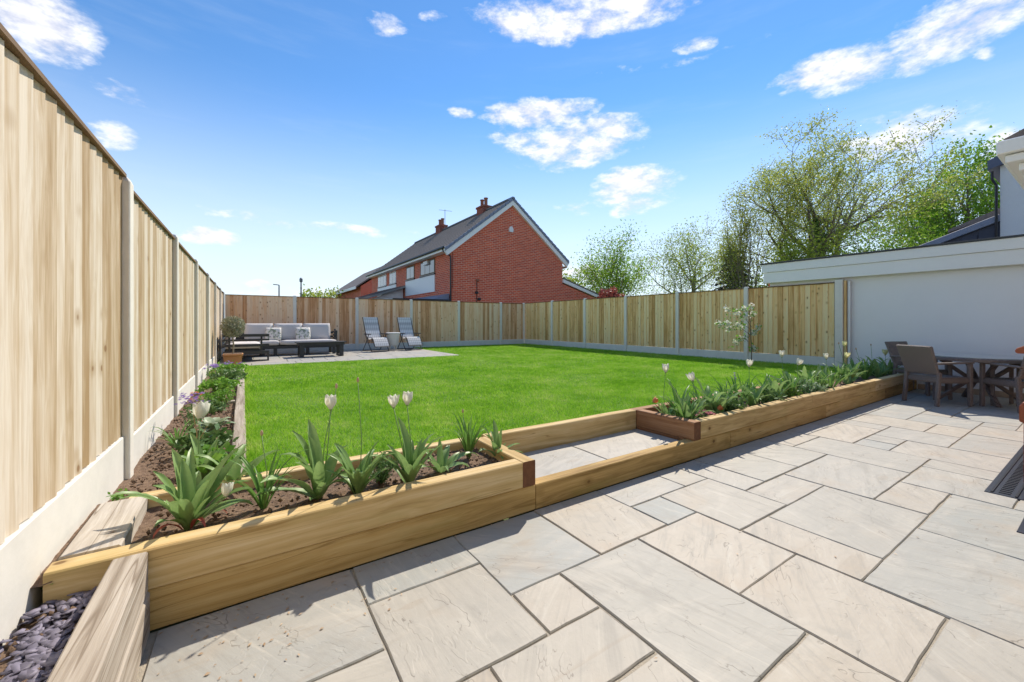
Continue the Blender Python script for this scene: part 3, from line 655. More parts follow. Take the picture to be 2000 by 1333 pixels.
for k in range(6):
    y = 1.62 + k * 0.27; MB().box(NX0 + .03, NX0 + .052, y, y + .25, 2.4, 3.48 - (y + .25 - 1.553) * 0.383).build('cladding_board', BLUEBOARD, ln, 0.004)

bay = thing('house', 'house with a brick and cream render bay at the right edge of the patio', 'house')
BX, BY = 5.08, 0.445
MB().box(BX, 8.4, -1.36, BY, 0, 0.47).build('brick_plinth', BRICKD, bay, 0.003)
MB().prism([(BY + .0, 0.472), (BY + .02, 0.48), (BY + .02, 0.60), (BY + .0, 0.635), (-1.36, 0.635), (-1.36, 0.472)], 0, BX - .025, 8.4).build('brick_band', TERRARED, bay, 0.006)
MB().box(BX + .01, 8.4, -1.36, BY - .01, 0.637, 1.005).build('render_panel', CREAM, bay, 0.003)
MB().prism([(BY + .03, 1.012), (BY + .04, 1.03), (BY + .03, 1.055), (BY - .06, 1.10), (-1.36, 1.10), (-1.36, 1.008)], 0, BX - .05, 8.4).build('sill', TERRARED, bay, 0.006)
MB().box(BX + .22, 8.4, -1.36, BY - .22, 1.102, 2.32).build('window_glazing', PANE, bay)
for (x, y) in ((BX + .18, BY - .24),): MB().box(x, x + .07, y, y + .07, 1.102, 2.32).build('corner_mullion', FRAMEW, bay, 0.004)
# the rear wall the bay grows from, behind the camera
rw = MB().box(-1.6, 12.0, -1.70, -1.38, 0.0, 5.2).build('rear_wall', CREAM, bay)
for (x0, x1, z0, z1) in ((-.9, .6, 3.2, 4.5), (2.2, 4.2, 3.2, 4.5), (5.6, 7.8, 3.2, 4.5), (-1.0, -.1, .0, 2.1), (1.0, 3.6, .05, 2.15)):
    w_ = MB().box(x0, x1, -1.376, -1.34, z0, z1).build('window', FRAMEW, rw)
    for a_, b_ in ((x0 + .08, (x0 + x1) / 2 - .03), ((x0 + x1) / 2 + .03, x1 - .08)): MB().box(a_, b_, -1.338, -1.334, z0 + .08, z1 - .08).build('pane', PANE, rw)
MB().prism([(-.95, 5.1), (-.95, 5.25), (-5.5, 8.6), (-5.5, 8.4), (-1.38, 5.21)], 0, -1.9, 12.3).build('main_roof', ROOF, bay)
for k in range(4):                                            # stepped cornice, each course shorter than the one above
    o = 0.03 + k * 0.085
    MB().box(BX - .24 + o * .8, 8.6, -1.36, BY + .09 - o * .7, 2.535 - .062 * (k + 1), 2.535 - .062 * k - .004).build('cornice_course', FASCIA, bay, 0.006)
MB().box(BX - .26, 8.6, -1.36, BY + .11, 2.537, 2.64).build('fascia', FASCIA, bay, 0.008)
MB().prism([(BY + .08, 2.645), (BY + .08, 2.67), (-1.3, 3.5), (-1.3, 3.3), (-.9, 2.645)], 0, BX - .18, 8.6).build('roof', ROOF, bay)
dr = thing('drain_channel', 'dark ribbed drainage channel set in the paving beside the bay', 'drain')
MB().box(4.58, 6.72, 0.40, 0.585, -.03, 0.005).build('channel', DRAINM, dr, 0.003)
for y in (0.435, 0.55): MB().box(4.60, 6.70, y - .006, y + .006, 0.006, 0.011).build('rail', BLACKPL, dr)
for k in range(40): MB().box(4.63 + k * .052, 4.65 + k * .052, 0.465, 0.52, 0.0055, 0.009).build('rib', BLACKPL, dr)
MB().box(4.59, 4.72, 0.34, 0.39, -.03, 0.008).build('end_grating', BLACKPL, dr, 0.003)
dr2 = thing('drain_channel', 'short piece of dark drainage channel at the right edge of the picture', 'drain')
MB().box(3.86, 4.5, 0.16, 0.365, -.03, 0.005).build('channel', DRAINM, dr2, 0.003)
for k in range(10): MB().box(3.9 + k * .052, 3.92 + k * .052, 0.22, 0.31, 0.0055, 0.009).build('rib', BLACKPL, dr2)

# ------------------------------------------------------------------ brick house
hs = thing('brick_house', 'red brick house with white verge boards, its gable facing the garden', 'house')
HX0, HX1, HY0, HY1, EZ, AX, AZ = 9.3, 17.1, 20.0, 36.0, 5.35, 13.2, 8.40
MB().prism([(HX0, 0), (HX0, EZ), (AX, AZ - .12), (HX1, EZ), (HX1, 0)], 1, HY0, HY1).build('wall', BRICK, hs)
sl = (AZ - EZ) / (AX - HX0)
rf = MB()
ncr = 17
for side in (-1, 1):
    ex_ = (HX0 - .42) if side < 0 else (HX1 + .42)
    for k in range(ncr):
        t0, t1 = k / ncr, (k + 1) / ncr
        xa = ex_ + (AX - ex_) * t0; xb = ex_ + (AX - ex_) * t1; za = AZ + .12 - abs(AX - xa) * sl; zb = AZ + .12 - abs(AX - xb) * sl
        rf.prism([(xa, za + .045), (xb, zb + .01), (xb, zb - .05), (xa, za - .05)], 1, HY0 - .10, HY1 + .1)
roof = rf.build('roof', ROOF, hs)
for side in (-1, 1):
    ex_ = (HX0 - .42) if side < 0 else (HX1 + .42); nv = 16
    for k in range(nv):
        t0, t1 = k / nv, (k + 1) / nv - .006; xa = ex_ + (AX - ex_) * t0; xb = ex_ + (AX - ex_) * t1
        za = AZ + .17 - abs(AX - xa) * sl; zb = AZ + .17 - abs(AX - xb) * sl
        MB().prism([(xa, za + .03), (xb, zb), (xb, zb - .17), (xa, za - .15)], 1, HY0 - .2, HY0 - .104).build('verge_tile', VERGE, roof)
    za = AZ - .0 - abs(AX - ex_) * sl
    MB().prism([(ex_, za), (AX, AZ), (AX, AZ - .27), (ex_ + (.15 if side < 0 else -.15), za - .20)], 1, HY0 - .16, HY0 - .006).build('bargeboard', FASCIA, hs)
for k in range(36):
    y = HY0 - .2 + k * .452; MB().prism([(AX - .13, AZ + .08), (AX - .07, AZ + .21), (AX + .07, AZ + .21), (AX + .13, AZ + .08)], 1, y, y + .445).build('ridge_tile', VERGE if k < 1 else ROOF, roof)
MB().box(HX0 - .40, HX0 - .005, HY0 - .004, HY1, EZ - .30, EZ - .255).build('soffit', FASCIA, hs)
MB().box(HX0 - .425, HX0 - .402, HY0 - .15, HY1 + .1, EZ - .30, EZ - .07).build('fascia', FASCIA, hs)
MB().tube([(HX0 - .48, HY0 - .12, EZ - .13), (HX0 - .48, HY1 + .1, EZ - .13)], 0.06, 8).build('gutter', BLACKPL, hs)
MB().tube([(HX0 - .48, HY0 + .1, EZ - .16), (HX0 - .40, HY0 + .05, EZ - .32), (HX0 - .06, HY0 - .06, EZ - .55), (HX0 - .05, HY0 - .07, EZ - .8), (HX0 - .05, HY0 - .07, 2.2)], 0.045, 8).build('downpipe', BLACKPL, hs)
MB().tube([(HX0 + .1, HY0 - .015, EZ - .35), (HX0 + .1, HY0 - .015, 3.1)], 0.012, 5).build('cable', BLACKPL, hs)
def window(root, y0, y1, z0, z1, bars, X, fm=None):
    w = MB().box(X - .03, X - .002, y0, y1, z0, z1).build('window', fm or FRAMEW, root)
    ys = [y0 + .07] + [y0 + (y1 - y0) * b for b in bars] + [y1 - .07]
    for k in range(len(ys) - 1):
        hgt = z1 - .07
        MB().box(X - .036, X - .032, ys[k] + .03, ys[k + 1] - .03, z0 + .07, hgt).build('pane', PANE, w)
    MB().box(X - .10, X - .002, y0 - .06, y1 + .06, z0 - .07, z0 - .004).build('sill', BLACKPL, w)
    return w
for (a, b, bars) in ((22.15, 24.44, (.33, .66)), (25.53, 27.07, (.5,)), (29.35, 30.9, (.5,)), (31.76, 34.06, (.33, .66))): window(hs, a, b, 4.12, 5.00, bars, HX0, FRAIL if a < 28 else FRAMEW)
vt = MB().box(HX0 - .16, HX0 - .05, 23.05, 23.65, 4.72, 4.93).build('open_fanlight', FRAMEW, hs)
MB().box(HX0 - .055, HX0 - .004, 22.15, 27.2, 3.04, 4.03).build('white_panel', WHITEPL, hs)
MB().box(HX0 - .055, HX0 - .004, 29.3, 34.1, 3.04, 4.03).build('white_panel', WHITEPL, hs)
al = MB().prism([(13.00, 6.55), (13.25, 6.55), (13.27, 6.72), (13.2, 6.86), (13.12, 6.89), (13.04, 6.86), (12.98, 6.72)], 1, HY0 - .1, HY0 - .003).build('alarm_box', WHITEPL, hs)
for (x, z) in ((10.89, 3.6), (10.83, 2.91), (11.0, 2.55)): MB().box(x - .09, x + .09, HY0 - .1, HY0 - .003, z - .07, z + .07).build('wall_vent', BLACKPL if z < 3 else CHIM, hs, 0.02)
MB().tube([(10.86, HY0 - .03, 3.55), (10.85, HY0 - .03, 2.3)], 0.02, 5).build('waste_pipe', BLACKPL, hs)
def chimney(root, y, z0, z1, n):
    c = MB().box(AX - .3, AX + .3, y - .45, y + .45, z0, z1).box(AX - .35, AX + .35, y - .5, y + .5, z1 + .002, z1 + .12).build('chimney', BRICKD, root)
    for k in range(n): MB().lathe([(.13, 0), (.15, .05), (.11, .1), (.11, .42), (.14, .46), (.14, .52)], 10, (AX, y - .25 + k * .5, z1 + .123)).build('chimney_pot', CHIM, c)
chimney(hs, 23.3, 8.0, 8.72, 2); chimney(hs, 30.2, 8.0, 8.85, 2)
MB().tube([(AX, 29.5, 8.6), (AX, 29.5, 10.1)], 0.02, 4).tube([(AX - .5, 29.5, 10.0), (AX + .6, 29.5, 10.05)], 0.015, 4).build('aerial', POLE, hs)
MB().prism([(HX1 + .002, 0), (HX1 + .002, 3.75), (20.3, 2.85), (20.3, 0)], 1, HY0 + .03, 24).build('lean_to_wall', BRICK, hs)
MB().prism([(HX1 + .01, 4.02), (HX1 + .01, 3.80), (20.7, 2.78), (20.7, 2.96)], 1, HY0 - .12, HY0 + .02).build('lean_to_bargeboard', FASCIA, hs)
MB().prism([(HX1 + .005, 4.10), (HX1 + .005, 4.03), (20.75, 2.97), (20.75, 3.05)], 1, HY0 - .14, 24).build('lean_to_roof', ROOF, hs)
MB().tube([(HX1 + .3, HY0 + .3, 4.6), (HX1 + .3, HY0 + .3, 5.0)], 0.02, 5).lathe([(.02, 0), (.2, .05), (.28, .12)], 12, (HX1 + .35, HY0 + .3, 4.75)).build('satellite_dish', ROOFGREY, hs)
gr = thing('flat_roof_garage', 'low garage with a black edged flat roof in front of the brick house', 'garage')
MB().box(6.3, 9.22, 20.0, 26.5, 0, 2.28).build('wall', BRICK, gr)
MB().box(6.1, 9.24, 19.8, 26.7, 2.285, 2.46).build('roof', BLACKPL, gr, 0.02)
MB().prism([(8.3, 2.465), (9.24, 2.465), (9.24, 2.80)], 1, 20.1, 26.5).build('lead_flashing', VERGE, gr)
po = thing('porch_extension', 'grey roofed porch with a white cheek on the left of the brick house', 'porch')
MB().box(5.9, 9.23, 27.6, 33.5, 0, 2.5).build('wall', WHITEPL, po)
MB().prism([(5.3, 2.42), (9.24, 3.75), (9.24, 3.62), (5.3, 2.3)], 1, 27.2, 33.8).build('roof', ROOFGREY, po)
MB().prism([(6.2, 2.505), (9.22, 2.505), (9.22, 3.6)], 1, 27.62, 27.7).build('cheek', WHITEPL, po)
for k in range(9): MB().prism([(5.3, 2.43), (9.24, 3.76), (9.24, 3.80), (5.3, 2.47)], 1, 27.25 + k * .8, 27.33 + k * .8).build('roof_rib', ROOF, po)
h2 = thing('far_brick_house', 'far brick house mostly hidden behind the porch roof', 'house')
MB().prism([(10.2, 0), (10.2, 5.0), (13.9, 7.6), (17.7, 5.0), (17.7, 0)], 1, 44, 58).build('wall', BRICK, h2)
MB().prism([(9.7, 4.85), (13.9, 7.85), (18.1, 4.85), (18.1, 5.0), (13.9, 8.0), (9.7, 5.0)], 1, 43.8, 58.2).build('roof', ROOF, h2)
MB().box(9.62, 9.69, 43.8, 58.2, 4.7, 4.97).build('fascia', FASCIA, h2)
def lamp(label, u, vtop, dist, arm):
    d = ray(u, 580); k = dist / math.hypot(d[0], d[1]); x, y = d[0] * k, d[1] * k; f = x * SY + y * CY
    z = CAMH + (HYP - vtop) / FPX * f
    t = thing('street_lamp', label, 'street lamp', (x, y, -.06))
    MB().tube([(0, 0, 0), (0, 0, z)], [.09, .055], 8).build('pole', POLE, t)
    if arm: MB().bar((0, 0, z), (-.5, .1, z + .05), .12, .08).build('lantern', POLE, t, 0.02)
    else: MB().lathe([(.06, 0), (.13, .06), (.13, .3), (.05, .4)], 8, (0, 0, z - .02)).build('lantern', POLE, t)
lamp('thin street lamp with a side lantern beyond the back fence, left one', 545, 556, 46, True)
lamp('street lamp post with upright head beyond the back fence, right one', 588, 550, 40, False)

# ------------------------------------------------------------------ trees
def leaf_quads(P, size, rg, aspect=0.6):
    n = len(P); a = rg.normal(size=(n, 3)); a /= np.linalg.norm(a, axis=1)[:, None]
    b = rg.normal(size=(n, 3)); b -= a * np.sum(a * b, 1)[:, None]; b /= np.linalg.norm(b, axis=1)[:, None]
    s = (size * rg.uniform(.6, 1.35, n))[:, None]; a = a * s; b = b * s * aspect
    V = np.stack([P - a, P + b * .9, P + a, P - b * .9], 1).reshape(-1, 3); return V
def grow(seed, height, trunk_r, first, levels, nkids, spread, up, wind=(0, 0), lenf=0.62, len0=None, twist=0.22, stems=1):
    """branching skeleton: list of (points, radii, level) and twig end points"""
    rg = random.Random(seed); out = []; tips = []
    def branch(p, d, L, r, lv):
        n = 5 if lv < 2 else 4; pts = [p]; rad = [r]; q = p.copy(); dd = d.copy()
        for k in range(n):
            j = Vector((rg.uniform(-1, 1), rg.uniform(-1, 1), rg.uniform(-.6, 1))) * twist * (0.5 if lv == 0 else 1)
            dd = (dd + j + Vector((wind[0], wind[1], up)) * (0.16 if lv else 0.05)).normalized()
            q = q + dd * (L / n); pts.append(q.copy()); rad.append(r * (1 - .75 * (k + 1) / n) if lv else r * (1 - .55 * (k + 1) / n))
        out.append((pts, rad, lv))
        if lv >= levels:
            for k in range(1, n + 1): tips.append((pts[k], dd.copy()))
            return
        if lv == levels - 1: tips.append((pts[-1], dd.copy()))
        m = nkids[min(lv, len(nkids) - 1)]
        for k in range(m):
            t = (first if lv == 0 else 0.25) + (1 - (first if lv == 0 else 0.25)) * (k + rg.random() * .8) / m
            i = min(int(t * n), n - 1); fr = t * n - i; b0 = pts[i].lerp(pts[i + 1], fr)
            base = (pts[i + 1] - pts[i]).normalized(); ax = base.orthogonal().normalized()
            ax.rotate(Matrix.Rotation(k * 2.4 + rg.uniform(-.6, .6), 3, base))
            nd = (base * math.cos(spread) + ax * math.sin(spread) * rg.uniform(.8, 1.15)).normalized()
            branch(b0, nd, L * lenf * rg.uniform(.75, 1.2) * (1.15 - .35 * t), max(rad[i] * .55, .006), lv + 1)
    for s in range(stems):
        d0 = Vector((rg.uniform(-.12, .12), rg.uniform(-.12, .12), 1)) if stems == 1 else Vector((math.cos(s * 2.3) * .3, math.sin(s * 2.3) * .3, 1))
        branch(Vector((0, 0, -.3)), d0.normalized(), len0 or height * .5, trunk_r, 0)
    top = max(p.z for pts, _, _ in out for p in pts); k = height / top
    return [([p * k for p in pts], [r for r in rad], lv) for pts, rad, lv in out], [(p * k, d) for p, d in tips]
def tree(name, label, u, dist, vtop, seed, leafm_, size, per_tip, cloud, bark=BARK, cat='tree', ivy=0, width=1.0, rz=0.0, **kw):
    d = ray(u, 560); k = dist; x, y = d[0] * k, d[1] * k
    H = CAMH + (HYP - vtop) / FPX * k
    root = thing(name, label, cat, (x, y, -.06), rz)
    sk, tips = grow(seed, H, **kw); rg = np.random.default_rng(seed)
    mb = MB()
    for pts, rad, lv in sk: mb.tube([(p.x * width, p.y * width, p.z) for p in pts], [max(r, .012) for r in rad], 7 if lv == 0 else (5 if lv == 1 else 3), cap=False)
    mb.build('trunk', bark, root, smooth=True)
    T = np.array([(p.x * width, p.y * width, p.z) for p, _ in tips])
    P = np.repeat(T, per_tip, 0) + rg.normal(size=(len(T) * per_tip, 3)) * cloud
    V = leaf_quads(P, size, rg); link('crown', np_mesh('crown', V, np.arange(len(V)).reshape(-1, 4), leafm_), root)
    if ivy:
        tz = rg.uniform(0, H * .55, ivy); an = rg.uniform(0, 6.28, ivy); rr = rg.uniform(.25, .95, ivy) * (1.25 - tz / H)
        Pi = np.stack([np.cos(an) * rr, np.sin(an) * rr, tz], 1); Vi = leaf_quads(Pi, size * 1.1, rg, .8)
        link('ivy', np_mesh('ivy', Vi, np.arange(len(Vi)).reshape(-1, 4), IVY), root)
    return root, len(tips)
TI = []
TI.append(tree('broad_tree', 'largest tree, broad crown of fine spring leaf above the flat roof', 1600, 27, 226, 21, OLIVEGR, 0.062, 15, 0.26, ivy=5200, width=1.22,
     trunk_r=.42, first=.20, levels=4, nkids=[10, 5, 4, 3], spread=.85, up=.45, wind=(.22, -.16), lenf=.66))
TI.append(tree('leafy_tree', 'fresh green tree growing left of the white neighbour house', 1905, 27, 262, 33, FRESH, 0.10, 18, 0.36, trunk_r=.28, first=.25, levels=3, nkids=[11, 6, 4], spread=.8, up=.4, width=.9))
TI.append(tree('bare_tree', 'thin half bare tree between the largest tree and the white house', 1815, 30, 300, 42, SPRING, 0.08, 3, 0.25, bark=BARK_PALE, trunk_r=.16, first=.2, levels=3, nkids=[9, 5, 4], spread=.6, up=.8, width=.7))
TI.append(tree('open_tree', 'open branched spring tree above the right fence, left of the dark conifer', 1352, 36, 428, 5, SPRING, 0.075, 13, 0.32, trunk_r=.24, first=.22, levels=3, nkids=[9, 6, 5], spread=.9, up=.35, width=1.2, bark=BARK_PALE))
TI.append(tree('garden_tree', 'bright green upright tree right of the brick house', 1212, 30, 450, 14, FRESH, 0.075, 11, 0.40, trunk_r=.15, first=.15, levels=3, nkids=[10, 6, 4], spread=.75, up=.5, width=1.2, ivy=500))
TI.append(tree('twiggy_tree', 'brown twiggy tree left of the largest tree', 1478, 29, 385, 8, OLIVEGR, 0.06, 6, 0.26, bark=BARK_PALE, trunk_r=.16, first=.12, levels=3, nkids=[10, 6, 5], spread=.7, up=.7, width=.62, wind=(-.2, .1)))
TI.append(tree('understorey_tree', 'low leafy tree under the right side of the largest tree', 1730, 25, 405, 17, FRESH, 0.075, 12, 0.32, trunk_r=.13, first=.1, levels=3, nkids=[9, 5, 4], spread=.8, up=.4, width=1.3))
TI.append(tree('understorey_tree', 'low leafy tree showing just above the left end of the flat roof', 1560, 25, 430, 19, SPRING, 0.075, 13, 0.32, trunk_r=.13, first=.1, levels=3, nkids=[9, 5, 4], spread=.8, up=.4, width=.9))
TI.append(tree('far_tree', 'small pale green tree top beyond the back fence by the lamp post', 607, 44, 568, 23, SPRING, 0.16, 5, 0.35, trunk_r=.12, first=.3, levels=3, nkids=[7, 4, 3], spread=.8, up=.4, width=1.2))
TI.append(tree('far_tree', 'small grey twiggy tree top left of the porch roof', 655, 50, 570, 29, OLIVEGR, 0.11, 3, 0.35, trunk_r=.12, first=.3, levels=3, nkids=[7, 4, 3], spread=.8, up=.4, width=1.1))
TI.append(tree('far_tree', 'pale tree showing past the right corner of the brick house', 1115, 36, 535, 31, SPRING, 0.14, 5, 0.35, trunk_r=.12, first=.3, levels=3, nkids=[7, 4, 3], spread=.8, up=.4, width=.7))
print('tips', [n for _, n in TI])
def conifer(label, u, dist, vtop, seed, rbase):
    d = ray(u, 560); x, y = d[0] * dist, d[1] * dist; H = CAMH + (HYP - vtop) / FPX * dist; rg = np.random.default_rng(seed)
    root = thing('conifer', label, 'tree', (x, y, -.06))
    MB().tube([(0, 0, 0), (0, 0, H * .95)], [.16, .02], 6).build('trunk', BARK, root)
    n = 9000; lay = rg.integers(0, 16, n); z = H * (.08 + .92 * (lay + rg.uniform(-.25, .25, n)) / 16); rr = rbase * np.clip(1.05 - z / H, .04, 1) ** .8 * np.sqrt(rg.uniform(.02, 1, n)); an = rg.uniform(0, 6.28, n)
    rr *= 1 + .25 * np.sin(an * 5 + lay); P = np.stack([rr * np.cos(an), rr * np.sin(an), z - rr * .35], 1)
    V = leaf_quads(P, 0.13, rg, .35); link('crown', np_mesh('crown', V, np.arange(len(V)).reshape(-1, 4), CONIFER), root)
conifer('dark conifer behind the right fence beside the twiggy tree', 1435, 31, 478, 3, 2.7)
def bush(name, label, u, dist, v0, v1, wpx, m, seed, n=2500, size=.10):
    d = ray(u, 570); x, y = d[0] * dist, d[1] * dist; zt = CAMH + (HYP - v0) / FPX * dist; w = wpx / FPX * dist; rg = np.random.default_rng(seed)
    root = thing(name, label, 'shrub', (x, y, 0)); mb = MB()
    for k in range(7): a = k * .9; mb.tube([(0, 0, -.06), (math.cos(a) * w * .2, math.sin(a) * w * .2, zt * .6), (math.cos(a) * w * .4, math.sin(a) * w * .4, zt * .92)], [.05, .03, .01], 5)
    mb.build('stems', BARK, root)
    v = rg.normal(size=(n, 3)); v /= np.linalg.norm(v, axis=1)[:, None]; v *= (rg.uniform(.15, 1, n) ** .4)[:, None]; v *= (1 + .25 * np.sin(v[:, :1] * 7) * np.cos(v[:, 1:2] * 6))
    P = v * np.array([w * .5, w * .5, zt * .30]) + np.array([0, 0, zt * .72]); V = leaf_quads(P, size, rg)
    link('crown', np_mesh('crown', V, np.arange(len(V)).reshape(-1, 4), m), root)
bush('red_maple', 'dark red maple bush peeping over the fence right of the brick house', 1192, 23, 566, 585, 56, MAPLE, 6)

# ------------------------------------------------------------------ sofa set on the back patio
PZ = 0.299
def cushion(name, parent, sx, sy, sz, loc, rot=(0, 0, 0), m=CUSHION, puff=0.35):
    n = 8; V = []; F = []
    for s in (1, -1):
        for j in range(n + 1):
            for i in range(n + 1):
                a, b = 2 * i / n - 1, 2 * j / n - 1; e = (1 - abs(a) ** 4) * (1 - abs(b) ** 4); k = (1 - puff) + puff * e ** .4
                edge = max(abs(a), abs(b)); zz = s * sz / 2 * (k if edge < 1 else (1 - puff) * .8)
                V.append((a * sx / 2 * (1 - .03 * b * b * (abs(a) == 1)), b * sy / 2, zz))
    N_ = (n + 1) ** 2
    for s in (0, 1):
        for j in range(n):
            for i in range(n):
                q = [s * N_ + j * (n + 1) + i, s * N_ + j * (n + 1) + i + 1, s * N_ + (j + 1) * (n + 1) + i + 1, s * N_ + (j + 1) * (n + 1) + i]; F.append(tuple(q if s == 0 else q[::-1]))
    bd = [j for j in range(n)] + [n + j * (n + 1) for j in range(n)] + [(n + 1) * n + n - j for j in range(n)] + [(n - j) * (n + 1) for j in range(n)]
    for k in range(len(bd)): a, b = bd[k], bd[(k + 1) % len(bd)]; F.append((b, a, a + N_, b + N_))
    me = bpy.data.meshes.new(name); me.from_pydata(V, [], F); me.materials.append(m); me.polygons.foreach_set('use_smooth', [True] * len(F))
    return link(name, me, parent, loc, rot)
sf = thing('corner_sofa', 'charcoal framed corner sofa with pale grey cushions on the back patio', 'sofa', (0, 0, PZ))
def bars(name, boxes, m=DARKMETAL, parent=sf, bev=0.006):
    for b in boxes: MB().box(*b).build(name, m, parent, bev)
SX0, SX1, SYB, SYF, SEND = -0.42, 2.42, 14.15, 13.35, 11.85
bars('seat_frame', [(0.37, SX1 - .02, SYF + .02, SYB - .06, .20, .29), (SX0 + .05, 0.36, SEND + .06, SYB - .06, .20, .29)])
bars('leg', [(x, x + .09, SYF + .03, SYF + .11, 0, .20) for x in (.42, .72, 1.55, 2.28)] + [(x, x + .08, SYB - .16, SYB - .08, 0, .20) for x in (.4, 1.5, 2.28)])
bars('arm_slat', [(SX0 + .02, .545, SEND, SEND + .04, z0, z1) for z0, z1 in ((.60, .67), (.50, .545), (.36, .425), (.17, .255))])
bars('arm_post', [(x, x + .04, SEND + .042, SEND + .08, .17, .66) for x in (-.30, .36)])
MB().box(.50, .54, SEND + .002, SEND + .038, .0, .168).box(SX0 + .03, .54, SEND - .01, SEND + .05, 0.0, .03).build('sled_leg', DARKMETAL, sf, .004)
bars('back_slat', [(SX0, SX0 + .035, SEND + .05, SYB, z0, z1) for z0, z1 in ((.60, .67), (.47, .53), (.34, .40))] + [(SX0 + .04, SX1, SYB - .03, SYB, z0, z1) for z0, z1 in ((.60, .67), (.47, .53), (.34, .40))])
for k in range(4): MB().box(SX1 - .02, SX1 + .02, SYF + .40, SYF + .72, .33 + k * .1, .39 + k * .1).build('arm_slat', DARKMETAL, sf, .004)
MB().bar((SX1 + .03, SYF + .68, .2), (SX1 + .06, SYF + .82, .74), .05, .04).bar((SX1 + .03, SYF + .45, .2), (SX1 + .05, SYF + .5, .70), .05, .04).build('arm_post', DARKMETAL, sf, .004)
for (x0, x1) in ((0.37, 0.86), (0.87, 2.40)): cushion('seat_cushion', sf, x1 - x0, .78, .15, ((x0 + x1) / 2, SYF + .37, .365), puff=.2)
cushion('seat_cushion', sf, .74, 1.45, .15, (SX0 + .42, SEND + .80, .365), puff=.2)
for (x0, x1) in ((0.02, 0.74), (0.75, 1.52), (1.53, 2.30)): cushion('back_cushion', sf, x1 - x0, .50, .20, ((x0 + x1) / 2, SYB - .22, .67), (R(78), 0, 0), puff=.45)
cushion('back_cushion', sf, .50, .72, .20, (SX0 + .17, SYB - .65, .67), (0, R(100), 0), puff=.45)
cushion('back_cushion', sf, .50, .72, .20, (SX0 + .17, SEND + .75, .67), (0, R(100), 0), puff=.45)
for (u, lab) in ((534, 'left'), (592, 'right')):
    p = on_y(u, 655, 13.72); c = cushion('throw_pillow', None, .40, .40, .13, (p[0], 13.72, PZ + .60), (R(74), 0, R(-6 if u < 560 else 4)), FLORAL, puff=.6)
    tag(c, 'square floral throw pillow on the sofa, the %s one of the two' % lab, 'pillow', 'floral throw pillows')
ct = thing('coffee_table', 'low charcoal slatted coffee table in front of the sofa', 'coffee table', (0, 0, PZ))
tx0, tx1, ty0, ty1 = 1.20, 2.47, 12.30, 12.92
for k in range(7): MB().box(tx0, tx1, ty0 + k * .09, ty0 + k * .09 + .082, .385, .41).build('top_slat', DARKMETAL, ct, .003)
MB().box(tx0 + .05, tx1 - .05, ty0 + .03, ty1 - .03, .32, .384).build('apron', DARKMETAL, ct, .004)
for x in (tx0 + .08, tx1 - .18):
    MB().box(x, x + .1, ty0 + .02, ty0 + .09, 0, .318).build('leg', DARKMETAL, ct, .004); MB().box(x, x + .1, ty1 - .09, ty1 - .02, 0, .318).build('leg', DARKMETAL, ct, .004)
    MB().box(x + .01, x + .09, ty0 + .092, ty1 - .092, 0, .05).build('foot_rail', DARKMETAL, ct, .004)
# olive tree in its pot
op = on_z(453, 712, PZ); OPX, OPY = -0.19, 11.0
pt = thing('terracotta_planter', 'square terracotta planter holding the olive tree at the end of the left bed', 'plant pot', (OPX, OPY, .27))
MB().add([(sx * a, sy * a, z) for z, a in ((0, .145), (.24, .175)) for sx, sy in ((-1, -1), (1, -1), (1, 1), (-1, 1))], [(3, 2, 1, 0), (4, 5, 6, 7)] + [(i, (i + 1) % 4, 4 + (i + 1) % 4, 4 + i) for i in range(4)]).build('body', TERRA, pt, .008)
MB().box(-.19, .19, -.19, .19, .242, .285).build('rim', TERRA, pt, .008); MB().box(-.165, .165, -.165, .165, .2855, .292).build('soil_surface', SOIL, pt)
ol = thing('olive_tree', 'small ball headed olive tree in the terracotta planter', 'olive tree', (OPX, OPY, .56))
MB().tube([(0, 0, 0), (.01, 0, .2), (-.01, .01, .42), (0, 0, .62)], [.018, .015, .014, .01], 7).tube([(0, 0, .4), (.1, .03, .55)], [.008, .004], 4).tube([(0, 0, .42), (-.1, -.03, .56)], [.008, .004], 4).build('trunk', BARK_PALE, ol)
rgn = np.random.default_rng(2); v = rgn.normal(size=(2600, 3)); v /= np.linalg.norm(v, axis=1)[:, None]; v *= (rgn.uniform(.1, 1.08, 2600) ** .45)[:, None]
V = leaf_quads(v * np.array([.235, .235, .235]) + np.array([0, 0, .60]), .028, rgn, .3); link('crown', np_mesh('crown', V, np.arange(len(V)).reshape(-1, 4), OLIVE), ol)
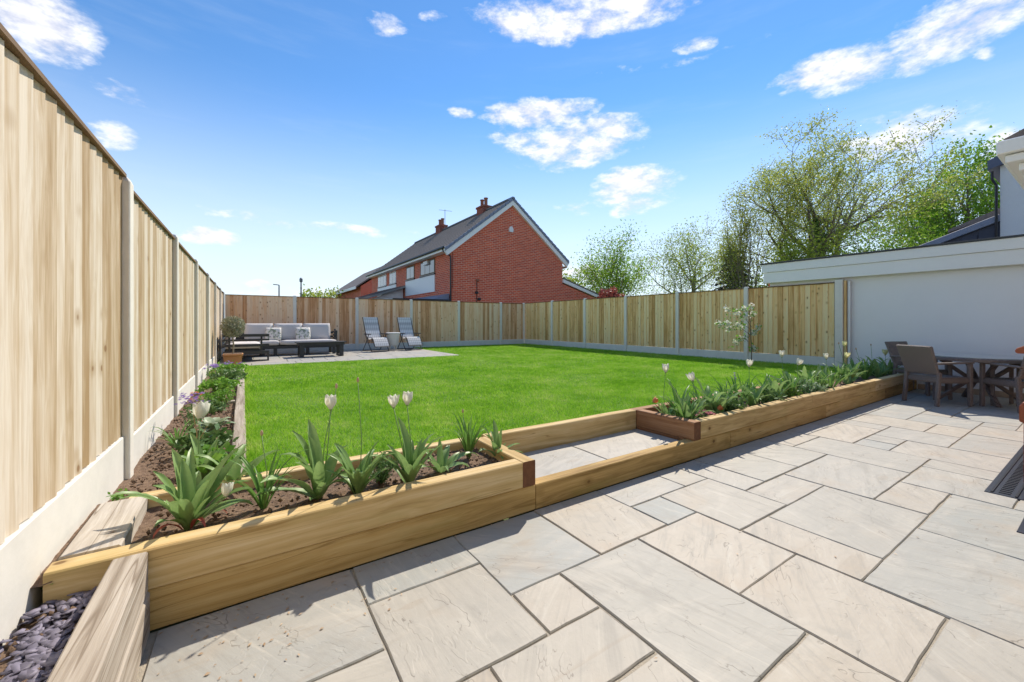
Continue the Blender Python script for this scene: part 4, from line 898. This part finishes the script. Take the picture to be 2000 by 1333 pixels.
# recliners
def recliner(label, x, y, rz):
    r = thing('recliner_chair', label, 'recliner', (x, y, PZ), rz, 'plaid reclining garden chairs')
    def sling(name, prof, w0, w1):
        n = len(prof); V = []; uv = []
        for k, (yy_, z) in enumerate(prof):
            w = w0 + (w1 - w0) * k / (n - 1)
            for i in range(5): V.append(((i / 4 - .5) * w, yy_, z)); uv.append((i / 4, k / (n - 1)))
        F = [(k * 5 + i, k * 5 + i + 1, (k + 1) * 5 + i + 1, (k + 1) * 5 + i) for k in range(n - 1) for i in range(4)]
        V += [(a, b + .012, c - .008) for a, b, c in V]; N_ = n * 5; F += [tuple(i + N_ for i in f[::-1]) for f in F]; uv = uv + uv
        me = bpy.data.meshes.new(name); me.from_pydata(V, [], F); ul = me.uv_layers.new()
        for lp_ in me.loops: ul.data[lp_.index].uv = uv[lp_.vertex_index]
        me.materials.append(PLAID); me.polygons.foreach_set('use_smooth', [True] * len(F)); return link(name, me, r)
    sling('back_sling', [(.46, 1.13), (.43, 1.05), (.36, .88), (.29, .70), (.22, .55), (.14, .44)], .49, .47)
    sling('seat_sling', [(.13, .43), (.0, .40), (-.13, .42), (-.22, .46)], .47, .47)
    sling('leg_sling', [(-.23, .46), (-.30, .41), (-.38, .30), (-.45, .18)], .47, .47)
    fr = MB()
    for s in (-1, 1):
        xx = s * .26
        fr.tube([(xx, .48, 1.12), (xx, .28, .66), (xx, .14, .43), (xx, -.22, .45), (xx, -.46, .17)], .012, 6)
    fr.tube([(-.26, .48, 1.12), (.26, .48, 1.12)], .012, 6).tube([(-.26, -.46, .17), (.26, -.46, .17)], .012, 6); fr.build('sling_frame', BLACKTUBE, r)
    for s in (-1, 1):
        xx = s * .30
        MB().tube([(xx, -.30, .015), (xx, .0, .35), (xx, .16, .56)], .013, 6).build('leg', BLACKTUBE, r); MB().tube([(xx, .36, .015), (xx, .08, .32), (xx, -.08, .55)], .013, 6).build('leg', BLACKTUBE, r)
        MB().box(xx - .028, xx + .028, -.22, .24, .555, .585).build('armrest', BLACKTUBE, r, .008)
    MB().tube([(-.3, -.30, .015), (.3, -.30, .015)], .014, 6).build('foot_bar', BLACKTUBE, r); MB().tube([(-.3, .36, .015), (.3, .36, .015)], .014, 6).build('foot_bar', BLACKTUBE, r)
recliner('grey plaid reclining garden chair next to the coffee table, left of the bucket table', 3.68, 13.72, R(10))
recliner('grey plaid reclining garden chair right of the bucket table', 4.87, 13.85, R(6))
bk = thing('bucket_table', 'pale grey round bucket table on splayed legs between the two recliners', 'side table', (4.28, 13.85, PZ))
MB().lathe([(.15, .17), (.165, .18), (.215, .55), (.225, .56), (.225, .575)], 24).build('body', BUCKETM, bk, smooth=False)
MB().lathe([(.22, .577), (.235, .58), (.235, .605), (.22, .61)], 24).build('lid', WHITEPL, bk)
for k in range(3): a = k * 2.09 + .5; MB().tube([(math.cos(a) * .1, math.sin(a) * .1, .19), (math.cos(a) * .15, math.sin(a) * .15, 0)], [.022, .014], 7).build('leg', BUCKETM, bk)

# ------------------------------------------------------------------ rattan dining set
def rattan_chair(label, x, y, rz):
    """faces local +y"""
    c = thing('rattan_armchair', label, 'chair', (x, y, 0.001), rz, 'brown rattan garden armchairs')
    MB().box(-.26, .26, -.25, .25, .34, .43).build('seat', RATTAN, c, .02, seg=2)
    MB().add([(-.25, -.22, .47), (.25, -.22, .47), (.27, -.36, .90), (-.27, -.36, .90), (-.25, -.265, .465), (.25, -.265, .465), (.27, -.405, .895), (-.27, -.405, .895)],
             [(0, 1, 2, 3), (7, 6, 5, 4), (0, 4, 5, 1), (1, 5, 6, 2), (2, 6, 7, 3), (3, 7, 4, 0)]).build('backrest', RATTAN, c, .012)
    for s in (-1, 1):
        MB().bar((s * .245, .235, 0), (s * .245, .23, .64), .05, .05).build('leg', RATTAN, c, .008)
        MB().bar((s * .245, -.28, 0), (s * .24, -.235, .50), .05, .05).build('leg', RATTAN, c, .008)
        MB().bar((s * .25, .27, .655), (s * .258, -.31, .635), .055, .03).build('armrest', RATTAN, c, .008)
    return c
TBX, TBY = 9.72, 1.28
rattan_chair('rattan armchair nearest the planter, turned to the table', 8.98, 1.62, R(-122))
rattan_chair('rattan armchair against the white wall behind the table', 10.05, 2.02, R(162))
rattan_chair('rattan armchair partly behind the brick bay at the right edge', 9.28, 0.86, R(-40))
tb = thing('rattan_table', 'round brown rattan table with a glass top by the white wall', 'dining table', (TBX, TBY, 0.001))
MB().lathe([(.60, .655), (.635, .66), (.635, .70), (.62, .712), (.60, .712)], 40).build('rim', RATTAN, tb); MB().lathe([(.595, .7125), (.605, .714), (.605, .720), (.595, .7215)], 40).build('glass_top', TABLEGLASS, tb)
for k in range(4):
    a = k * math.pi / 2 + .5; ca, sa = math.cos(a), math.sin(a)
    MB().bar((ca * .50, sa * .50, 0), (ca * .12, sa * .12, .34), .06, .05).build('leg', RATTAN, tb, .008); MB().bar((ca * .12, sa * .12, .36), (ca * .45, sa * .45, .652), .06, .05).build('strut', RATTAN, tb, .008)
    MB().bar((ca * .34, sa * .34, .0), (ca * .34, sa * .34, .652), .045, .045).build('leg', RATTAN, tb, .006)
MB().lathe([(.16, .31), (.2, .32), (.2, .37), (.16, .38)], 20).build('hub', RATTAN, tb)

# ------------------------------------------------------------------ planting
def leaf_data(name, m, L, Wd, arch, fold=0.25, n=8, tipdroop=0.0, wave=0.0, base=0.35):
    """a strap leaf growing up +z and arching to +x, folded along its midrib"""
    V = []; F = []; x = z = 0.0; a = 0.08; 
    for k in range(n + 1):
        t = k / n; w = Wd * (base + (1 - base) * math.sin(min(1, t * 2.2) * math.pi / 2)) * (1 - t ** 2.6) ** .8 if k < n else 0.0004
        nx_, nz_ = -math.cos(a), math.sin(a)                                  # leaf normal, towards -x/up
        wv = wave * math.sin(t * 9)
        for s in (-1, -.5, 0, .5, 1): V.append((x + nx_ * abs(s) * w * fold + wv * s, s * w / 2, z + nz_ * abs(s) * w * fold + wv * abs(s)))
        a += (arch * (0.25 + 1.5 * t) + tipdroop * t * t) / n; x += math.sin(a) * L / n; z += math.cos(a) * L / n
    F = [(k * 5 + i, k * 5 + i + 1, (k + 1) * 5 + i + 1, (k + 1) * 5 + i) for k in range(n) for i in range(4)]
    me = bpy.data.meshes.new(name); me.from_pydata(V, [], F); me.materials.append(m); me.polygons.foreach_set('use_smooth', [True] * len(F)); return me
def merged(meshes, mats, name, m):                                            # several transformed leaves as one mesh
    Vs = []; Fs = []
    for me, M in zip(meshes, mats):
        o = len(Vs); Vs += [tuple(M @ v_.co) for v_ in me.vertices]; Fs += [tuple(i + o for i in p.vertices) for p in me.polygons]
    out = bpy.data.meshes.new(name); out.from_pydata(Vs, [], Fs); out.materials.append(m); out.polygons.foreach_set('use_smooth', [True] * len(Fs)); return out
TL = [leaf_data('leaf', TULIP_LEAF, L, w, a, f, tipdroop=d_, wave=wv) for L, w, a, f, d_, wv in
      ((.30, .060, .55, .22, .2, .004), (.26, .075, .8, .2, .6, .006), (.22, .05, .35, .25, .1, .003), (.28, .05, 1.1, .2, 1.0, .004), (.20, .065, 1.2, .18, .8, .006), (.32, .045, .7, .25, 1.4, .003))]
SL = [leaf_data('leaf', STRAP_LEAF, L, w, a, f, tipdroop=d_, n=7) for L, w, a, f, d_ in
      ((.30, .022, .4, .3, .3), (.34, .020, .8, .3, 1.2), (.26, .024, .6, .3, .8), (.36, .018, 1.0, .3, 1.6), (.22, .022, .3, .3, .2))]
PT = []
for op_ in (0.28, 0.6):
    V = []; F = []; n = 6
    for k in range(n + 1):
        t = k / n; w = .034 * math.sin(math.pi * (0.12 + .80 * t)) ** .8 * (1 if k < n else .12); r = .006 + .021 * math.sin(min(1, t * 1.7) * math.pi / 2) + op_ * .014 * t * t - .006 * t * (1 - op_)
        for s in (-1, -.5, 0, .5, 1): V.append((r - .010 * s * s, s * w / 2, t * .062))
    F = [(k * 5 + i, k * 5 + i + 1, (k + 1) * 5 + i + 1, (k + 1) * 5 + i) for k in range(n) for i in range(4)]
    me = bpy.data.meshes.new('petal'); me.from_pydata(V, [], F); me.materials.append(PETAL); me.polygons.foreach_set('use_smooth', [True] * len(F)); PT.append(me)
PTY = [p.copy() for p in PT]
for p in PTY: p.materials[0] = PETAL_Y
prg = random.Random(99)
def flower(parent, top, open_=0, tilt=0.0, scale=1.0, mesh=None, az=0.0):
    c = MB().lathe([(.003, -.004), (.007, .002), (.004, .010)], 6).build('flower', STEM, parent); c.location = top; c.rotation_euler = (0, tilt, az); c.scale = (scale * 1.22,) * 3
    for k in range(6):
        o = link('petal', (mesh or PT)[open_], c, (0, 0, .004), (0, 0, k * math.pi / 3 + prg.uniform(-.1, .1))); o.scale = (1.0 if k % 2 else .9, 1, prg.uniform(.95, 1.05))
    return c
def stem(parent, a, b, r=.0032, name='stem', m=STEM, bend=0.02):
    a, b = Vector(a), Vector(b); mid = (a + b) / 2 + Vector((prg.uniform(-bend, bend), prg.uniform(-bend, bend), 0)); MB().tube([a, mid, b], [r, r, r * .85], 6).build(name, m, parent, smooth=True)
def tulip(label, base, flowers, leaves, group=None, seeds=(), cat='tulip', set_=TL, spread=1.0):
    """flowers: (pixel u, v, open, tilt); each stands above the plant's own depth"""
    t = thing('tulip_plant' if cat == 'tulip' else 'leafy_plant', label, cat, base, 0, group)
    B = Vector(base)
    more = [(az_ + 1.1, (k_ + 1) % len(set_), sc * .82, lean * 1.15 + .03) for (az_, k_, sc, lean) in leaves][:8]
    for (az_, kind, sc, lean) in [(a_, k_, s_ * 1.27, l_) for a_, k_, s_, l_ in list(leaves) + more]:
        o = link('leaf', set_[kind], t, (math.cos(az_) * .012, math.sin(az_) * .012, -.012), (0, 0, 0)); o.rotation_euler = (0, lean, az_); o.scale = (sc,) * 3
    f_ = B.x * SY + B.y * CY
    for (u, v, op_, tl, sc, ms) in flowers:
        d = ray(u, v); p = Vector(d) * f_ + Vector((0, 0, CAMH)) - B; p.z -= .03 * sc
        stem(t, (0, 0, -.01), p); flower(t, p, op_, tl, sc, ms, prg.uniform(0, 6))
    for (u, v) in seeds:
        d = ray(u, v); p = Vector(d) * f_ + Vector((0, 0, CAMH)) - B
        stem(t, (.005, 0, -.01), p, .0026); MB().lathe([(.002, -.004), (.007, .0), (.008, .010), (.005, .022), (.002, .026)], 7, p).build('seed_head', BUD, t, smooth=True)
    return t
def rl(n, kinds, s0, s1, lean=(-.05, .35), start=0.0):
    return [(start + k * 2.4 + prg.uniform(-.4, .4), prg.choice(kinds), prg.uniform(s0, s1), prg.uniform(*lean)) for k in range(n)]
Z = .268
def at(u, v, z=Z): p = on_z(u, v, z); return (p[0], p[1], z)
# left planter, near to far along the front
b1 = at(368, 1030)
tulip('big broad leaved tulip with reddened tips in the corner of the left planter', b1, [(440, 962, 0, .3, .8, None)],
      [(0.35, 0, 1.12, .25), (2.2, 0, 1.05, -.02), (2.9, 3, .95, .35), (3.6, 5, 1.0, .35), (4.4, 1, .9, .3), (5.3, 2, 1.1, .3), (.9, 1, .95, .25), (1.6, 5, 1.05, .1), (5.9, 1, 1.0, .55), (0.1, 4, 1.1, .8), (0.6, 0, 1.1, .45), (2.0, 2, 1.2, -.05)])
rl_leaf = leaf_data('leaf', RED_LEAF, .13, .022, 2.0, .2, tipdroop=1.4)
p1 = [o for o in bpy.data.objects if o.get('label', '').startswith('big broad leaved tulip')][0]
for az_, ln_ in ((3.9, .5), (5.2, .4), (0.3, .7)):
    o = link('leaf', rl_leaf, p1, (math.cos(az_) * .03, math.sin(az_) * .03, 0), (0, ln_, az_)); o.scale = (1.3,) * 3; o['label'] = 'reddened curling leaf'
tulip('narrow leaved plant with a dry seed head second from the left in the left planter', at(515, 992), [], rl(13, [0, 1, 2, 3], .65, .95, (.0, .4)), seeds=[(511, 850)], cat='plant', set_=SL)
tulip('broad leaved tulip with a white flower in the middle of the left planter', at(622, 972), [(646, 790, 0, .06, 1.05, None)],
      [(3.3, 1, 1.0, .8), (3.6, 1, 1.15, .55), (4.6, 0, .9, .3), (2.6, 0, 1.1, .02), (1.8, 0, 1.2, .0), (.6, 1, 1.0, .25), (2.2, 2, 1.3, -.05), (5.4, 4, .9, .4)], seeds=[(657, 758)])
tulip('clump of arching leaves with a tall dry stem beside the white tulip', at(700, 966), [], rl(9, [0, 3, 5, 2], .75, 1.0, (.0, .4)) + rl(8, [0, 2], .7, .9), seeds=[(699, 746)], cat='plant')
tulip('narrow tulip with two white flowers right of the lavender bush', at(800, 945), [(769, 788, 1, -.1, .95, None), (795, 782, 0, .05, 1.05, None)],
      rl(10, [0, 2, 5], .75, 1.0, (.05, .55)) + [(2.2, 2, 1.5, -.05)])
tulip('low broad leaved plant with a red tipped leaf on the planter edge', at(860, 922), [], [(3.4, 4, .8, .6), (0.1, 3, .9, .8), (5.6, 4, .8, .7), (1.2, 2, .8, .2), (2.6, 0, .7, .3), (.8, 1, .7, .5)], cat='plant')
tulip('upright clump of narrow light green leaves near the right end of the left planter', at(915, 893), [], rl(16, [0, 2, 4], .75, 1.05, (-.03, .22)), cat='plant', set_=SL, seeds=[(904, 806)])
tulip('small broad leaved plant at the right end of the left planter', at(972, 893), [], [(3.2, 4, .75, .5), (2.6, 0, .7, .1), (.4, 2, .8, .0), (4.4, 4, .6, .7), (1.4, 0, .75, -.02), (5.6, 1, .6, .5)], cat='plant')
tulip('short leaved seedling tulip behind the corner plant', at(455, 955), [], rl(6, [1, 3, 4], .7, 1.0, (.1, .6)), cat='plant')
def tuft(name, label, base, n, h, spread, m, leaf=(.018, .28), cat='plant', stems=10, seed=0, flowers=None, fm=None, fsize=.010, ring=0.0):
    """a bushy plant: fine stems carrying many small leaves, one mesh of leaves"""
    rg = np.random.default_rng(seed); t = thing(name, label, cat, base); mb = MB(); P = []
    for k in range(stems):
        a = k * 2.4 + rg.uniform(-.3, .3); r = spread * math.sqrt((k + .6) / stems); e = np.array([math.cos(a) * r, math.sin(a) * r, h * rg.uniform(.65, 1.0) * (1 - .35 * (r / spread) ** 2)])
        mid = e * np.array([.4, .4, .55]); mb.tube([(0, 0, -.01), tuple(mid), tuple(e)], [.003, .0025, .0015], 4, cap=False)
        for _ in range(max(1, n // stems)):
            s_ = rg.uniform(.25, 1.0); q = (mid * (1 - s_) + e * s_) if s_ > .5 else mid * (s_ * 2) * .9; P.append(q + rg.normal(size=3) * leaf[0] * .9)
    mb.build('stems', STEM, t); P = np.array(P); V = leaf_quads(P, leaf[0], rg, leaf[1]); link('foliage', np_mesh('foliage', V, np.arange(len(V)).reshape(-1, 4), m), t)
    if flowers:
        Q = np.array([(rg.normal() * spread * .6, rg.normal() * spread * .6, h * rg.uniform(.85, 1.2)) for _ in range(flowers)])
        hd = MB()
        for k in range(8):
            a = k * .785; c_, s_ = math.cos(a), math.sin(a); f2 = fsize * (1 if k % 2 else .7); up2 = fsize * (.35 if k % 2 else .8)
            hd.add([(0, 0, 0), (c_ * f2 - s_ * f2 * .4, s_ * f2 + c_ * f2 * .4, up2), (c_ * f2 * 1.35, s_ * f2 * 1.35, up2 * .9), (c_ * f2 + s_ * f2 * .4, s_ * f2 - c_ * f2 * .4, up2)], [(0, 1, 2, 3)])
        hm = hd.mesh('flower_head', fm)
        for q in Q: link('flower_head', hm, t, tuple(q), (rg.uniform(-.5, .5), rg.uniform(-.5, .5), rg.uniform(0, 6)))
    return t
tuft('lavender_bush', 'dark fine leaved herb bush in the middle of the left planter', at(745, 945), 1500, .20, .13, HERB_LEAF, (.013, .2), 'herb', 26, 5)
# long left bed
tulip('tall white tulip standing in the long bed beside the near fence post', at(398, 935, .27), [(391, 808, 1, .5, 1.35, None)], rl(4, [0, 2], .7, .9, (.1, .5)))
tuft('geranium_plant', 'lobed green plant behind the big corner tulip in the long bed', at(410, 925, .27), 240, .16, .15, BRIGHT_LEAF, (.03, .75), 'plant', 16, 11)
tuft('leafy_plant', 'lobed green plant in front of the hosta in the long bed', at(400, 885, .27), 300, .16, .18, HERB_LEAF, (.03, .75), 'plant', 18, 12)
tulip('arching strap leaved clump against the fence in the long bed', at(345, 872, .27), [], rl(14, [1, 3], .5, .7, (.2, .7)), cat='plant', set_=SL)
HL = [leaf_data('leaf', VARI_LEAF, .17, .085, 1.3, .12, tipdroop=.6, base=.15)]
tulip('white edged hosta in the long bed by the fence', at(415, 842, .27), [], rl(15, [0], .75, 1.1, (.1, .7)), cat='hosta', set_=HL)
tuft('bluebell_plant', 'purple flowered plant by the fence post in the long bed', at(372, 850, .27), 90, .30, .10, HERB_LEAF, (.02, .3), 'flower', 8, 13, 42, PURPLE, .013)
MBD = MB().tube([(0, 0, 0), (.02, .01, .18), (.0, .0, .33)], [.004, .004, .003], 5).tube([(.01, 0, .1), (.08, -.02, .24)], [.003, .002], 5)
tag(MBD.build('dry_stalk', DRYSTEM, loc=at(378, 900, .265)), 'dry brown forked stalk in the long bed beside the white tulip', 'stalk')
tuft('leafy_plant', 'feathery bright green clump beyond the hosta in the long bed', at(425, 790, .27), 700, .17, .20, BRIGHT_LEAF, (.022, .35), 'plant', 20, 14)
tuft('leafy_plant', 'low dark green mound between hosta and feathery clump', at(405, 808, .27), 260, .12, .16, HERB_LEAF, (.03, .6), 'plant', 14, 15)
tuft('leafy_plant', 'rounded leafy green clump halfway along the long bed', at(430, 766, .27), 420, .20, .24, BRIGHT_LEAF, (.036, .6), 'plant', 20, 16)
tuft('leafy_plant', 'grey green leafy clump two thirds along the long bed', at(446, 748, .27), 420, .20, .26, HERB_LEAF, (.036, .6), 'plant', 20, 17)
tuft('leafy_plant', 'bright leafy clump at the far end of the long bed before the pot', at(448, 731, .27), 600, .20, .30, BRIGHT_LEAF, (.036, .5), 'plant', 22, 18, 8, PURPLE, .022)
tuft('bluebell_plant', 'purple flowers near the fence at the far end of the long bed', at(418, 744, .27), 90, .24, .13, BRIGHT_LEAF, (.03, .4), 'flower', 8, 19, 20, PURPLE, .025)
tuft('wallflower', 'small orange red flower head behind the purple flowers', at(382, 832, .27), 60, .26, .05, HERB_LEAF, (.02, .4), 'flower', 5, 20, 8, ORANGE, .014)
tuft('grass_tuft', 'small grass tuft against the gravel board by the slate', at(118, 1150, .23), 60, .07, .03, BRIGHT_LEAF, (.022, .12), 'grass', 8, 24)
tuft('weed', 'tiny green weed at the foot of the fence by the grey sleeper', at(230, 975, .33), 40, .03, .03, BRIGHT_LEAF, (.012, .6), 'weed', 5, 25)
# right planter
def clump(label, x, y, n, s0, s1, strap, lean, flowers=(), seeds=(), cat='plant', m=None):
    t = thing('tulip_plant' if flowers else 'leafy_plant', label, 'tulip' if flowers else cat, (x, y, Z)); ms, Ms = [], []
    for (az_, kind, sc, ln_) in rl(n, range(5), s0, s1, lean):
        ms.append((SL if strap else TL)[kind]); Ms.append(Matrix.Translation((math.cos(az_) * .03, math.sin(az_) * .03, -.01)) @ Matrix.Rotation(az_, 4, 'Z') @ Matrix.Rotation(ln_, 4, 'Y') @ Matrix.Scale(sc, 4))
    link('leaves', merged(ms, Ms, 'leaves', m or (STRAP_LEAF if strap else TULIP_LEAF)), t); f_ = x * SY + y * CY
    for (u, v, op_, tl, sc, mset) in flowers:
        p = Vector(ray(u, v)) * f_ + Vector((0, 0, CAMH)) - Vector((x, y, Z)); p.z -= .03 * sc; stem(t, (0, 0, -.01), p, .003); flower(t, p, op_, tl, sc, mset, prg.uniform(0, 6))
    for (u, v) in seeds:
        p = Vector(ray(u, v)) * f_ + Vector((0, 0, CAMH)) - Vector((x, y, Z)); stem(t, (0, 0, -.01), p, .003); MB().lathe([(.003, -.004), (.010, .0), (.012, .012), (.003, .03)], 7, p).build('seed_head', BUD, t)
def rx(u, y, z=Z):                                      # world x of the planter point under pixel column u at depth line y
    a = (u - CXP) / FPX; return y * (SY + a * CY) / (CY - a * SY)
RF = [(1300, 722, 2.62, 0, .0, 'first white tulip from the left in the right planter, nearest the step'), (1354, 739, 2.45, 1, .5, 'white tulip leaning right, second in the right planter'),
      (1463, 712, 2.6, 1, .1, 'white tulip in front of the blossom tree trunk'), (1527, 693, 2.6, 0, .05, 'white tulip right of the blossom tree, against the fence board'),
      (1558, 709, 2.5, 1, .5, 'low leaning white tulip in the middle of the right planter'), (1614, 698, 2.55, 0, .1, 'white tulip just left of the wide end post'),
      (1650, 674, 2.6, 0, .0, 'tallest pale tulip in front of the wide end post'), (1654, 696, 2.45, 1, .2, 'open cream tulip below the tallest one by the end post')]
for (u, v, y, op_, tl, lab) in RF:
    clump(lab, rx(u + 2, y), y, 7, .6, .95, False, (.0, .55), [(u, v, op_, tl, 1.15, PTY if u > 1645 else None)])
clump('pale yellow tulip at the far end of the right planter by the wall', rx(1727, 2.5), 2.5, 8, .6, .9, False, (.0, .5), [(1729, 690, 1, .0, 1.3, PTY)])
GRP = ['left third', 'middle', 'far third']
posn = [(1290, 2.42, 6, 1), (1325, 2.6, 8, 1), (1332, 2.40, 7, 0), (1372, 2.62, 9, 1), (1385, 2.5, 8, 0), (1405, 2.42, 7, 0), (1418, 2.62, 12, 1), (1440, 2.5, 10, 1), (1456, 2.66, 12, 1), (1478, 2.5, 12, 1), (1470, 2.4, 7, 0),
        (1500, 2.62, 12, 1), (1515, 2.45, 8, 0), (1540, 2.6, 10, 0), (1548, 2.42, 9, 1), (1572, 2.58, 10, 0), (1590, 2.45, 12, 1), (1602, 2.62, 10, 0), (1622, 2.45, 10, 1), (1637, 2.6, 12, 1), (1660, 2.5, 12, 0), (1672, 2.62, 12, 1), (1690, 2.5, 14, 1), (1702, 2.62, 16, 1), (1716, 2.45, 9, 0), (1737, 2.5, 9, 0)]
TN = [(1300, 'the white tulip nearest the step'), (1354, 'the second white tulip'), (1463, 'the tulip before the blossom trunk'), (1527, 'the tulip against the fence board'), (1558, 'the low leaning tulip'),
      (1614, 'the tulip left of the end post'), (1652, 'the tallest tulip'), (1729, 'the pale yellow tulip')]
used = set()
for k, (u, y, n, strap) in enumerate(posn):
    best = None
    for du, nm, tu in sorted((abs(u - tu), nm, tu) for tu, nm in TN):
        lab = '%s clump in the %s row, %s %s' % ('strap leaved' if strap else 'broad leaved', 'back' if y > 2.55 else 'front', 'left of' if u < tu else 'right of', nm)
        if lab not in used: best = lab; break
    used.add(best)
    clump(best, max(rx(u, y), 3.64 + .03 * (k % 3)), y, n + 5, .95, 1.5, bool(strap), (.0, .5), cat='plant', seeds=[] if k not in (20, 22, 23) else [({20: 1638, 22: 1672, 23: 1701}[k], {20: 672, 22: 683, 23: 675}[k])])
for (u, y, lab, m, sd) in ((1425, 2.42, 'dark leafy mound behind the front edge of the right planter', HERB_LEAF, 31), (1530, 2.46, 'dark bushy plant in the middle of the right planter', IVY, 32), (1500, 2.4, 'dark green bushy plant right of the pink daisies', HERB_LEAF, 33), (1585, 2.38, 'pale low leafy plant near the planter front edge', VARI_LEAF, 34)):
    tuft('leafy_plant', lab, (rx(u, y), y, Z), 420, .17, .20, m, (.028, .5), 'plant', 18, sd)
tuft('daisy_plant', 'pink double daisies in the near corner of the right planter', (rx(1368, 2.37), 2.37, Z), 160, .07, .14, HERB_LEAF, (.022, .5), 'flower', 14, 35, 34, PINK, .016)
tuft('muscari', 'small pale blue flower spike in the right planter behind the leaves', (rx(1436, 2.68), 2.68, Z), 20, .30, .01, HERB_LEAF, (.012, .3), 'flower', 2, 36, 10, PURPLE, .011)
for (u, v, y, lab) in ((1275, 786, 2.55, 'fading orange tulip leaning over the planter corner by the step'), (1402, 801, 2.36, 'low orange red tulip beside the pink daisies')):
    x = max(rx(u, y), 3.63); f_ = x * SY + y * CY; t = thing('tulip_plant', lab, 'tulip', (x, y, Z)); p = Vector(ray(u, v)) * f_ + Vector((0, 0, CAMH)) - Vector((x, y, Z)); stem(t, (.01, 0, -.01), p)
    pm = [q.copy() for q in PT]
    for q in pm: q.materials[0] = ORANGE
    flower(t, p, 1, 1.2, .8, pm)
    for k in range(3): o = link('leaf', TL[k + 1], t, (0, 0, -.01), (0, .3 + .1 * k, k * 2.0)); o.scale = (.6,) * 3
# blossom tree by the right fence
bt_ = on_z(1467, 712, LAWN); BTX, BTY = bt_[0], bt_[1]; fB = BTX * SY + BTY * CY
bl = thing('blossom_tree', 'young white flowering tree standing before the right fence', 'tree', (BTX, BTY, LAWN))
def bp(u, v, dy=0.0):
    p = Vector(ray(u, v)) * fB + Vector((0, 0, CAMH)) - Vector((BTX, BTY, LAWN)); p.y += dy; return p
trunk = MB().tube([(0, 0, -.02), bp(1468, 690), bp(1466, 650), bp(1464, 610), bp(1466, 600)], [.014, .012, .010, .007, .004], 7)
twigs = [[(1466, 655), (1450, 640), (1425, 630), (1404, 632)], [(1466, 668), (1455, 660), (1440, 662), (1428, 674)], [(1465, 640), (1450, 622), (1440, 612), (1424, 605)], [(1465, 630), (1472, 618), (1478, 610)],
         [(1466, 660), (1474, 650), (1478, 640)], [(1465, 645), (1445, 632), (1428, 640), (1420, 642)], [(1467, 685), (1474, 682), (1476, 681)], [(1464, 610), (1458, 603), (1450, 604)]]
clus = []
for i, tw in enumerate(twigs):
    P = [bp(u, v, .06 * math.sin(i * 2 + k)) for k, (u, v) in enumerate(tw)]; trunk.tube(P, [.006, .005, .004, .002][:len(P)], 5)
    for a, b in zip(P[1:], P[2:] if len(P) > 2 else P[1:]):
        for t in (0, .5): clus.append(a.lerp(b, t))
    clus.append(P[-1])
clus.append(bp(1466, 600)); trunk.build('trunk', BARK, bl)
rgb = np.random.default_rng(8); C = np.array([tuple(c) for c in clus])
V = leaf_quads(np.repeat(C, 9, 0) + rgb.normal(size=(len(C) * 9, 3)) * .045, .034, rgb, .5); link('leaves', np_mesh('leaves', V, np.arange(len(V)).reshape(-1, 4), BRIGHT_LEAF), bl)
V = leaf_quads(np.repeat(C[::2], 34, 0) + rgb.normal(size=(len(C[::2]) * 34, 3)) * .034, .028, rgb, .9); link('blossom', np_mesh('blossom', V, np.arange(len(V)).reshape(-1, 4), PETAL), bl)

# ------------------------------------------------------------------ debris on the paving
def debris():
    rg = np.random.default_rng(12); V = []; F = []
    for k in range(260):
        if k < 130: x = -0.28 + abs(rg.normal()) * .5; y = 2.15 - abs(rg.normal()) * .35
        else: x = rg.uniform(-.2, 9); y = rg.uniform(.6, 2.15) if k < 200 else 2.17 - abs(rg.normal()) * .04
        if y < .3 or x > 9.5: continue
        L = rg.uniform(.003, .011); w = L * rg.uniform(.2, .6); a = rg.uniform(0, 6.28); z = 0.004; o = len(V); c, s_ = math.cos(a), math.sin(a)
        V += [(x + p * c - q * s_, y + p * s_ + q * c, z + h) for p, q, h in ((-L, 0, 0), (0, -w, .0015), (L, 0, .0005), (0, w, .003))]; F += [(o, o + 1, o + 2, o + 3)]
    return np_mesh('debris', V, F, BUD)
tag(link('debris', debris()), 'dry leaf crumbs and specks scattered on the paving', 'debris', kind='stuff')
